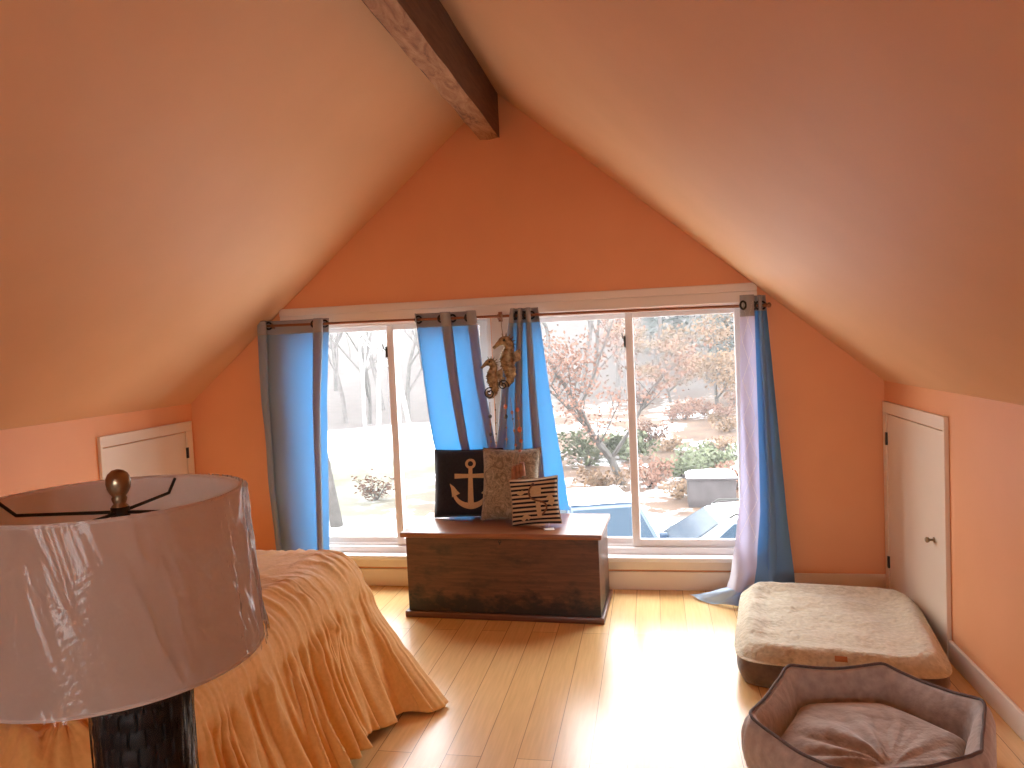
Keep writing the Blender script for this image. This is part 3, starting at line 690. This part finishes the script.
STR = [(-.958, 1.17, .90, (.04, .10, .2), [(.32, 'teal', .011), (.72, 'teal', .010), (.5, 'gold', .006), (.88, 'gold', .006)]),
       (-.925, 1.16, .90, None, [(.15, 'gold', .005), (.45, 'tan', .006), (.7, 'gold', .005), (.9, 'tan', .006)]),
       (-.862, 1.20, .90, None, [(.20, 'coral', .012), (.40, 'teal', .012), (.62, 'gold', .006), (.85, 'tan', .008)]),
       (-.832, 1.19, .80, None, [(.22, 'coral', .010), (.32, 'gold', .006), (.5, 'tan', .008), (.72, 'coral', .008)]),
       (-.800, 1.22, .82, None, [(.25, 'coral', .012), (.38, 'tan', .006), (.55, 'coral', .015), (.72, 'coral', .011), (.86, 'coral', .013)])]
for x, z0, z1, _, beads in STR:
    dx = .03 if x > -.84 else -.005
    def at(t, x=x, z0=z0, z1=z1, dx=dx):
        z = lerp(z0, z1, t); return Vector((x + dx * t, over(x, z), z))
    bm = BM(); tube(bm, [at(i / 16) for i in range(17)], .0021, 5); st = obj('strand', bm, M_rope, orn)
    for t_, c_, r_ in beads:
        bm = BM(); ball(bm, at(t_), r_, 10, (1, .8, 1.2)); obj('bead', bm, cols[c_], st)
for x, z in ((-.800, .770), (-.752, .792), (-.775, .780)):
    y = PIL2((x + .832) / .1725, (z - ZL) / .2025 - 1, -1).y - .024
    bm = BM(); lathe(bm, [(.006, z + .040), (.014, z + .035), (.017, z + .010), (.0185, z - .030), (.021, z - .040), (.016, z - .040)], (x, y, 0), 16)
    tube(bm, [(x, y, z + .034), (x, y + .01, z + .075)], .0015, 5); obj('bell', bm, M_bell, orn, angle=50)

# ------------------------------------------------------------------ dog beds
def slab(bm, c, hw, hl, z0, z1, th, rc, bul, top=None, nu=120, nv=26):
    """rounded-corner pad turned by th; nv rows run up the side and in over the top"""
    c = Vector(c); Rm = Matrix.Rotation(th, 2)
    def f(u, v):
        a = 2 * pi * u; e = 2 / rc
        ca, sa = cos(a), sin(a); x = math.copysign(abs(ca) ** e, ca); y = math.copysign(abs(sa) ** e, sa)
        if v < .4:
            t_ = v / .4; k = 1 + bul * sin(pi * t_); z = lerp(z0, z1, t_)
            p = Rm @ Vector((x * (hw + (k - 1) * .5), y * (hl + (k - 1) * .5)))
        else:
            t_ = (v - .4) / .6; k = 1 - t_; p = Rm @ Vector((x * hw * k, y * hl * k)); z = z1
            if top: z += top(p.x, p.y, t_)
        return Vector((c.x + p.x, c.y + p.y, z))
    R = grid(bm, nu, nv, f, True); bm.faces.new(R[0][::-1]); bmesh.ops.remove_doubles(bm, verts=R[-1], dist=1e-4)
DC = (.790, 3.670); TH = rad(-8.5)
db = empty('dog_bed', (*DC, 0), 'flat oatmeal fleece dog bed with brown sides beside the low door', 'dog bed', 'dog beds by the right wall')
bm = BM(); slab(bm, DC, .402, .477, .004, .125, TH, 8.5, .035); obj('base', bm, M_brownp, db)
def ftop(x, y, t_):
    e = sm(0, .22, t_); ring = math.exp(-((t_ - .16) / .10) ** 2)
    return .012 + .032 * sm(0, .10, t_) + .018 * ring - .012 * e + .012 * noise.noise((x * 5, y * 5, 0)) * e + .005 * noise.noise((x * 17, y * 17, 2))
bm = BM(); slab(bm, DC, .412, .487, .110, .123, TH, 8, .03, ftop, 160, 60); o = obj('fleece_top', bm, M_fleece, db); o['label'] = 'oatmeal fleece top'
bm = BM(); box(bm, (.692, 3.172, .156), (.740, 3.176, .180), .0015, rot=Matrix.Rotation(TH, 3, 'Z') @ Matrix.Rotation(rad(-48), 3, 'X')); o = obj('tag', bm, M_tag, db); o['label'] = 'small rust tag'
HV = [(.482, 3.005), (.842, 3.052), (1.085, 2.765), (.930, 2.410), (.500, 2.275), (.282, 2.592)]
HC = Vector((.69, 2.68))
sb = empty('dog_bed', (HC.x, HC.y, 0), 'grey brown six sided dog bed with raised padded walls nearest the camera', 'dog bed', 'dog beds by the right wall')
def hexp(u, off, rc=.10):
    """point on the rounded hexagon, off metres outside"""
    n = 6; k = int(u * n) % n; t_ = u * n - int(u * n)
    a, b, c_, d = (Vector(HV[(k + j) % n]) for j in (-1, 0, 1, 2))
    p = b.lerp(c_, t_)
    def bez(P0, V, P2, w): return P0 * (1 - w) ** 2 + V * 2 * w * (1 - w) + P2 * w * w
    if t_ < rc: p = bez(b.lerp(a, rc), b, b.lerp(c_, rc), .5 + .5 * t_ / rc)
    elif t_ > 1 - rc: p = bez(c_.lerp(b, rc), c_, c_.lerp(d, rc), .5 * (t_ - 1 + rc) / rc)
    nn = (p - HC).normalized()
    return p + nn * off
def wallp(u, v):
    # cross-section: outside bottom -> bulge -> piped top -> inside -> inner bottom
    prof = [(.0, .006), (.028, .04), (.038, .09), (.038, .14), (.024, .185), (.006, .206), (-.012, .203), (-.030, .172), (-.044, .13), (-.052, .08), (-.058, .060)]
    t_ = v * (len(prof) - 1); i = min(int(t_), len(prof) - 2); o_, z = lerp(prof[i][0], prof[i + 1][0], t_ - i), lerp(prof[i][1], prof[i + 1][1], t_ - i)
    seam = min((u * 6) % 1, 1 - (u * 6) % 1); pin = math.exp(-(seam / .035) ** 2)
    sag = -.018 * (1 - pin) * sin(pi * ((u * 6) % 1)) * sm(.12, .21, z)
    p = hexp(u, o_ * (1 - .35 * pin * (o_ > 0)) + .004 * noise.noise((u * 24, v * 4, 1)))
    return Vector((p.x, p.y, z + sag + .0025 * noise.noise((u * 18, v * 3, 5)) * (z > .02)))
bm = BM(); grid(bm, 240, 42, wallp, True); obj('bolster_wall', bm, M_grayp, sb)
bm = BM(); tube(bm, [wallp(i / 240, .52) + Vector((0, 0, .004)) for i in range(240)], .0055, 8, closed=True); o = obj('piping', bm, M_pipe, sb); o['label'] = 'dark piping'
bm = BM()
def cush(u, v):
    ph_ = hexp(u, -.060); pc_ = HC + (ph_ - HC).normalized() * .33; p = HC.lerp(pc_.lerp(ph_, v ** 3), v)
    x, y = p.x - HC.x, p.y - HC.y
    dx, dy = x - .02, y + .17; rr_ = math.hypot(dx, dy); an = math.atan2(dy, dx)
    rays = (abs(noise.noise((an * 2.6, 1.5, 4))) * .055 - .012) * sm(.0, .10, rr_) * (1 - sm(.20, .42, rr_))
    z = .070 + .048 * (1 - v ** 6) + (rays - .020 * math.exp(-(rr_ / .05) ** 2)) * (1 - v ** 4) + .006 * noise.noise((x * 7, y * 7, 1)) * (1 - v ** 4)
    return Vector((p.x, p.y, z))
grid(bm, 140, 40, cush, True); bmesh.ops.remove_doubles(bm, verts=bm.verts, dist=1e-5); obj('cushion', bm, M_cushp, sb)

# ------------------------------------------------------------------ outdoors
GZ = -2.9
def groundz(x, y):
    return GZ + .5 * sm(20, 30, y) * noise.noise((x * .12, y * .12, 0)) + (1.4 * sm(24, 42, y) if x > -6 else 1.4 * sm(24, 42, y) * sm(-12, -6, x)) + 9 * sm(44, 110, y) + 14 * sm(60, 130, y)
M_ground = mat('snowy_yard', (.8, .8, .8), .9, .1); t = NT(M_ground)
co = t.coord(); sp_ = t.n('ShaderNodeSeparateXYZ'); t.l(co, sp_.inputs[0])
n1 = t.n('ShaderNodeTexNoise', Scale=.55, Detail=6, Roughness=.7); t.l(co, n1.inputs['Vector'])
n2 = t.n('ShaderNodeTexNoise', Scale=1.6, Detail=5); t.l(co, n2.inputs['Vector'])
def mixc(fac, a, b):
    x = t.n('ShaderNodeMix', data_type='RGBA'); t.l(fac, x.inputs['Factor'])
    for sck, v in ((6, a), (7, b)):
        if isinstance(v, tuple): x.inputs[sck].default_value = (*v, 1)
        else: t.l(v, x.inputs[sck])
    return x.outputs[2]
def mrange(sock, a, b):
    x = t.n('ShaderNodeMapRange'); x.inputs['From Min'].default_value = a; x.inputs['From Max'].default_value = b; t.l(sock, x.inputs['Value']); return x.outputs['Result']
litter = t.ramp(n2.outputs['Fac'], [(.3, (.065, .044, .034)), (.7, (.11, .070, .050))])
patch = mixc(t.ramp(n1.outputs['Fac'], [(.35, (0, 0, 0)), (.47, (1, 1, 1))]), (.85, .87, .9), litter)        # snow with leaf litter
lawn = mixc(t.ramp(n1.outputs['Fac'], [(.38, (0, 0, 0)), (.66, (1, 1, 1))]), (.115, .115, .098), t.ramp(n2.outputs['Fac'], [(.3, (.056, .060, .040)), (.7, (.078, .072, .044))]))
left = mixc(mrange(sp_.outputs['Y'], 27, 30), lawn, (.88, .9, .93))
c = mixc(mrange(sp_.outputs['X'], -9, -5), left, patch)
c = mixc(mrange(sp_.outputs['Y'], 36, 42), c, t.ramp(n2.outputs['Fac'], [(.3, (.040, .032, .030)), (.7, (.056, .045, .042))]))
near = mixc(mrange(sp_.outputs['Y'], 16, 19), (.46, .47, .49), c)
t.l(near, t.b.inputs['Base Color'])
bm = BM()
def gp(u, v):
    x = lerp(-130, 70, u); y = -40 + 190 * v; return Vector((x, y, groundz(x, y)))
grid(bm, 120, 130, gp); struct('ground', bm, M_ground, smooth=True)

def tree_parts(seed, h, r, lean, nb, spread_, leaf=None, leafn=0, leafs=.12, up_=.5, trunk_frac=.35):
    rnd = random.Random(seed); bm = BM(); tips = []
    def branch(p, d, L, r, depth):
        pts = [p]; rs = [r]; q = p.copy(); dd = d.copy(); n_ = 5
        for i in range(n_):
            dd = (dd + Vector((rnd.gauss(0, .10), rnd.gauss(0, .10), rnd.gauss(.04, .06)))).normalized(); q = q + dd * L / n_
            pts.append(q.copy()); rs.append(max(.006, r * (1 - .62 * (i + 1) / n_)))
        tube(bm, pts, rs, 5 if depth else 7, cap=False)
        if depth >= 2: tips.extend(pts[2:])
        if depth < 3:
            for k in range(nb if depth < 2 else 3):
                i = rnd.randint(2, n_) if depth else rnd.randint(max(1, int(n_ * trunk_frac)), n_)
                a = rnd.uniform(0, 2 * pi); side = Vector((cos(a), sin(a), up_ + rnd.uniform(-.2, .4)))
                nd = (dd * (1 - spread_) + side.normalized() * spread_ * 1.4).normalized()
                branch(pts[i], nd, L * rnd.uniform(.42, .68), rs[i] * .62, depth + 1)
    branch(Vector((0, 0, 0)), Vector((lean, 0, 1)).normalized(), h * .62, r, 0)
    lb = None
    if leaf:
        lb = BM()
        for _ in range(leafn):
            p = rnd.choice(tips) + Vector((rnd.gauss(0, .22), rnd.gauss(0, .22), rnd.gauss(0, .18)))
            a = Vector((rnd.gauss(0, 1), rnd.gauss(0, 1), rnd.gauss(0, 1))).normalized() * leafs; b = a.orthogonal().normalized() * leafs * .6
            q = Matrix.Rotation(rnd.uniform(0, 6.28), 3, a) @ b
            lb.faces.new([lb.verts.new(p + x) for x in (-a, q, a, -q)])
    return bm, lb
PR = {}
def proto(kind, mt, ml=None, **kw):
    b, l = tree_parts(leaf=ml, **kw)
    me = bpy.data.meshes.new('trunk'); b.to_mesh(me); b.free(); me.materials.append(mt); me.polygons.foreach_set('use_smooth', [True] * len(me.polygons)); mel = None
    if l: mel = bpy.data.meshes.new('foliage'); l.to_mesh(mel); l.free(); mel.materials.append(ml)
    PR[kind] = (me, mel)
def plant(name, kind, x, y, sc, rz, label, cat='tree', group=None, dz=-.05):
    e = empty(name, (x, y, groundz(x, y) + dz), label, cat, group); e.rotation_euler = (0, 0, rz); e.scale = (sc, sc, sc)
    for nm, me in zip(('trunk', 'foliage'), PR[kind]):
        if me: o = bpy.data.objects.new(nm, me); COL.objects.link(o); o.parent = e
    return e
proto('bare_a', M_bark, seed=3, h=14, r=.17, lean=.03, nb=5, spread_=.42)
proto('bare_b', M_twig, seed=11, h=16, r=.19, lean=-.04, nb=5, spread_=.36, trunk_frac=.5)
proto('birch', M_birch, seed=21, h=13, r=.12, lean=.05, nb=4, spread_=.32, trunk_frac=.5)
proto('maple', M_bark, M_leaf_o, seed=5, h=7.0, r=.13, lean=-.28, nb=5, spread_=.55, leafn=2600, leafs=.062, up_=.3, trunk_frac=.3)
proto('beech', M_bark, M_leaf_b, seed=8, h=6.5, r=.10, lean=.04, nb=6, spread_=.75, leafn=3800, leafs=.08, up_=.05, trunk_frac=.2)
# conifers: trunk plus drooping whorls
def conifer(seed):
    rnd = random.Random(seed); b = BM(); tube(b, [(0, 0, 0), (0, 0, 6), (.05, 0, 13)], [.2, .13, .02], 7); l = BM()
    for k in range(30):
        z = lerp(1.2, 12.8, k / 29); R = lerp(2.6, .25, k / 29)
        for j in range(9):
            a = rnd.uniform(0, 2 * pi); d = Vector((cos(a), sin(a), 0)); n_ = Vector((-sin(a), cos(a), 0))
            for q in range(7):
                t_ = (q + rnd.random()) / 7; p = d * R * t_ + Vector((0, 0, z - .45 * R * t_ ** 1.6)); w = .34 * (1 - .4 * t_)
                l.faces.new([l.verts.new(p + v) for v in (-n_ * w, d * .22 + Vector((0, 0, -.14)), n_ * w + Vector((0, 0, -.1)), -d * .18)])
    return b, l
b, l = conifer(4)
me = bpy.data.meshes.new('trunk'); b.to_mesh(me); b.free(); me.materials.append(M_bark); ml_ = bpy.data.meshes.new('foliage'); l.to_mesh(ml_); l.free(); ml_.materials.append(M_needle); PR['pine'] = (me, ml_)
# shrub: stems and leaves
def shrub(seed, leafm, nl, w=1.0, h=1.0):
    rnd = random.Random(seed); b = BM(); l = BM()
    for k in range(14):
        a = rnd.uniform(0, 6.28); e = Vector((cos(a) * w * rnd.uniform(.3, 1), sin(a) * w * rnd.uniform(.3, 1), h * rnd.uniform(.6, 1.1)))
        tube(b, [(0, 0, 0), e * .5 + Vector((0, 0, .1)), e], [.02, .014, .006], 5, cap=False)
        for j in range(nl // 14):
            p = e * rnd.uniform(.35, 1.05) + Vector((rnd.gauss(0, .13), rnd.gauss(0, .13), rnd.gauss(0, .1)))
            u = Vector((rnd.gauss(0, 1), rnd.gauss(0, 1), rnd.gauss(0, 1))).normalized() * .09; v = u.orthogonal().normalized() * .05
            l.faces.new([l.verts.new(p + q) for q in (-u, v, u, -v)])
    return b, l
for kk, (lm, nl, w_, h_) in {'shrub_green': (M_leaf_g, 900, 1.3, .9), 'shrub_russet': (M_leaf_b, 500, 1.0, .8), 'shrub_peach': (M_leaf_o, 420, 1.1, 1.0)}.items():
    b, l = shrub(hash(kk) % 7 + 3 if False else {'shrub_green': 1, 'shrub_russet': 2, 'shrub_peach': 3}[kk], lm, nl, w_, h_)
    me = bpy.data.meshes.new('stems'); b.to_mesh(me); b.free(); me.materials.append(M_twig); mb = bpy.data.meshes.new('leaves'); l.to_mesh(mb); l.free(); mb.materials.append(lm); PR[kk] = (me, mb)
plant('maple_tree', 'maple', -1.0, 23.0, 1.05, 0, 'leaning maple with peach leaves outside, behind the blue car')
plant('beech_tree', 'beech', 2.9, 35, 1.0, .6, 'low spreading tree with russet leaves at right edge of the view')
plant('beech_tree', 'beech', .9, 39, .8, 2.6, 'smaller russet tree left of the spreading one outside')
rnd = random.Random(12)
for (x, y, s_, rz, lb) in ((-12.0, 31, .95, .3, 'white birch outside, a little left of the left window mullion'), (-9.55, 29, .9, 2.2, 'white birch outside, between the left mullion and the slanting curtain'), (-14.4, 36, .8, 4.0, 'thin white birch outside, leftmost of the three birches')):
    plant('birch_tree', 'birch', x, y, s_, rz, lb, group='birches at the lawn edge')
plant('bare_tree', 'bare_a', -8.05, 17.8, 1.0, 2.4, 'thick bare tree outside, beside the far left curtain')
for k in range(26):
    y = rnd.uniform(44, 66); x = lerp(-.46 * y - 3, .12 * y + 3, (k + rnd.random()) / 26)
    plant('bare_tree', ('bare_a', 'bare_b')[k % 2], x, y, rnd.uniform(.8, 1.15), rnd.uniform(0, 6.28), 'bare grey tree on the far wooded slope', group='bare trees on the slope')
for k, (x, y, s_, lb) in enumerate(((2.2, 58, 1.15, None), (4.6, 50, 1.1, None), (6.6, 57, 1.2, None), (.1, 64, 1.15, None))):
    plant('pine_tree', 'pine', x, y, s_, k * 1.3, 'blue green pine behind the russet trees', group='pines on the slope')
for (x, y, k, s_, lb) in ((-2.3, 26.5, 'shrub_green', 1.25, 'green shrub outside, right of the bunched curtain'), (-1.0, 27.5, 'shrub_green', 1.0, 'green shrub outside, under the leaning maple'), (.9, 24, 'shrub_green', .9, 'small green shrub behind the grey box'), (1.9, 25, 'shrub_green', .85, 'green shrub at the right edge of the view'),
                         (-1.6, 22, 'shrub_russet', .9, 'russet shrub behind the blue car'), (-.2, 22.5, 'shrub_peach', .8, 'peach shrub seen beside the window mullion'), (.5, 21, 'shrub_russet', .6, 'low russet shrub left of the grey box'), (2.2, 22, 'shrub_peach', .7, 'peach shrub right of the grey box'),
                         (-8.2, 21, 'shrub_peach', .7, 'peach shrub on the lawn outside the left window')):
    plant('shrub', k, x, y, s_, x, lb, 'shrub', 'shrubs in the yard')
for k in range(14):
    x, y = rnd.uniform(-2.6, 4.5), rnd.uniform(25, 40)
    plant('shrub', ('shrub_russet', 'shrub_peach')[k % 2], x, y, rnd.uniform(.5, .9), rnd.uniform(0, 6.28), 'low bare russet shrub on the snow patched slope beyond the yard', 'shrub', 'shrubs on the snowy slope')
# cars
def car(name, label, loc, rz, paint, rails=False):
    r = bpy.data.objects.new(name, None); COL.objects.link(r); LOC[r.name] = Vector((0, 0, 0)); tag(r, label, 'car', 'cars parked outside')
    L, Wd = 4.3, .86
    bm = BM(); pr = [(-2.12, .35), (-2.15, .62), (-2.05, .86), (-1.6, .93), (-.9, .95), (1.0, .95), (1.75, .80), (2.08, .62), (2.15, .42), (2.10, .28), (-2.05, .26)]
    prism(bm, pr, 1, -Wd, Wd); bmesh.ops.bevel(bm, geom=bm.edges[:], offset=.07, segments=3, affect='EDGES'); body = obj('body', bm, paint, r, angle=40)
    bot = [(-1.95, .90), (1.02, .93)]; top = [(-1.45, 1.45), (.15, 1.47)]; wb, wt = Wd - .05, Wd - .22
    def ring(x, z, w): return [(x, -w, z), (x, w, z)]
    a = ring(*bot[0], wb) + ring(*bot[1], wb); b = ring(*top[0], wt) + ring(*top[1], wt)
    def lerpv(p, q, t_): return Vector(p).lerp(Vector(q), t_)
    bm = BM(); V = [bm.verts.new(p) for p in a + b]
    for f_ in ((0, 1, 5, 4), (3, 2, 6, 7), (1, 3, 7, 5), (2, 0, 4, 6), (4, 5, 7, 6)): bm.faces.new([V[i] for i in f_])
    bmesh.ops.recalc_face_normals(bm, faces=bm.faces[:]); bmesh.ops.bevel(bm, geom=bm.edges[:], offset=.05, segments=2, affect='EDGES'); obj('cabin', bm, paint, r, angle=40)
    Aa = [Vector(p) for p in a]; Bb = [Vector(p) for p in b]
    def pane(nm, p00, p10, p11, p01, out, u0=.06, u1=.94, v0=.08, v1=.88):
        bm = BM(); bi = lambda u, v: p00.lerp(p10, u).lerp(p01.lerp(p11, u), v) + Vector(out)
        grid(bm, 4, 4, lambda u, v: bi(lerp(u0, u1, u), lerp(v0, v1, v))); obj(nm, bm, M_cglass, r)
    pane('windshield', Aa[2], Aa[3], Bb[3], Bb[2], (.012, 0, .012)); pane('rear_window', Aa[0], Aa[1], Bb[1], Bb[0], (-.012, 0, .010))
    for s, (i, j) in ((-1, (0, 2)), (1, (1, 3))):
        pane('side_window', Aa[i], Aa[j], Bb[j], Bb[i], (0, s * .012, .004), .10, .48); pane('side_window', Aa[i], Aa[j], Bb[j], Bb[i], (0, s * .012, .004), .52, .88)
    for x in (-1.32, 1.38):
        for s in (-1, 1):
            bm = BM(); tube(bm, [(x, s * (Wd - .19), .32), (x, s * (Wd - .18), .32), (x, s * (Wd - .01), .32), (x, s * (Wd + .0), .32)], [.27, .32, .32, .27], 24, flat_=(1, 0, 0)); w_ = obj('wheel', bm, M_tyre, r, angle=40)
            bm = BM(); tube(bm, [(x, s * (Wd - .01), .32), (x, s * (Wd + .008), .32)], [.20, .16], 18, flat_=(1, 0, 0)); obj('hub_cap', bm, M_hub, w_, angle=40)
    for s in (-1, 1):
        bm = BM(); box(bm, (2.02, s * .62 - .16, .56), (2.13, s * .62 + .16, .68), .03); obj('headlight', bm, M_light, r)
        bm = BM(); box(bm, (.72, s * (Wd + .04) - .07, .93), (.82, s * (Wd + .04) + .07, 1.05), .03); obj('mirror', bm, paint, r)
        if rails:
            bm = BM(); tube(bm, [(-1.35, s * .58, 1.47), (-1.25, s * .58, 1.53), (0, s * .58, 1.54), (.1, s * .58, 1.48)], .02, 6); obj('roof_rail', bm, M_dark, r)
    bm = BM(); grid(bm, 16, 12, lambda u, v: Vector((lerp(-1.42, .12, u), lerp(-wt + .03, wt - .03, v), 1.475 + .05 * (1 - (2 * u - 1) ** 6) * (1 - (2 * v - 1) ** 6) + .01 * noise.noise((u * 5, v * 5, 0))))); obj('roof_snow', bm, M_snow, r)
    bm = BM(); grid(bm, 12, 12, lambda u, v: Vector((lerp(1.06, 1.85, u), lerp(-Wd + .1, Wd - .1, v), lerp(.95, .79, u) + .05 * (1 - (2 * u - 1) ** 6) * (1 - (2 * v - 1) ** 6)))); obj('hood_snow', bm, M_snow, r)
    r.location = loc; r.rotation_euler = (0, 0, rz); return r
car('parked_car', 'slate blue snow dusted car outside, left of the right window mullion', (-.98, 13.6, GZ), rad(-74), M_carb)
car('parked_car', 'silver snow dusted car with roof rails below the right pane', (1.15, 12.9, GZ), rad(-172), M_carw, True)
# snow-topped box
bx_ = empty('storage_box', (1.42, 20.2, GZ), 'grey storage box topped with snow, beyond the silver car', 'box')
bm = BM(); box(bm, (.82, 19.75, GZ), (2.02, 20.65, GZ + .72), .03); obj('body', bm, M_box, bx_, angle=40)
bm = BM(); box(bm, (.77, 19.70, GZ + .72), (2.07, 20.70, GZ + .78), .02); l_ = obj('lid', bm, M_box, bx_, angle=40)
bm = BM(); grid(bm, 24, 18, lambda u, v: Vector((lerp(.78, 2.06, u), lerp(19.71, 20.69, v), GZ + .78 + .10 * (1 - (2 * u - 1) ** 6) * (1 - (2 * v - 1) ** 6) * (1 + .3 * noise.noise((u * 4, v * 4, 2)))))); obj('snow_cap', bm, M_snow, l_)

# scatter volume added over the yard to imitate lens glare and overexposure
M_glare_veil = bpy.data.materials.new('glare_veil'); M_glare_veil.use_nodes = True; T = M_glare_veil.node_tree; T.nodes.remove(T.nodes['Principled BSDF'])
vs_ = T.nodes.new('ShaderNodeVolumeScatter'); vs_.inputs['Color'].default_value = (1, 1, 1, 1); vs_.inputs['Density'].default_value = .0021; vs_.inputs['Anisotropy'].default_value = 0.0
T.links.new(vs_.outputs[0], T.nodes['Material Output'].inputs['Volume'])
bm = BM(); box(bm, (-110, 9, -3.6), (60, 140, 24)); mo = obj('glare_veil', bm, M_glare_veil, smooth=False); mo['kind'] = 'stuff'; mo['label'] = 'thin white veil added over the yard to imitate glare'; mo['category'] = 'glare_veil'
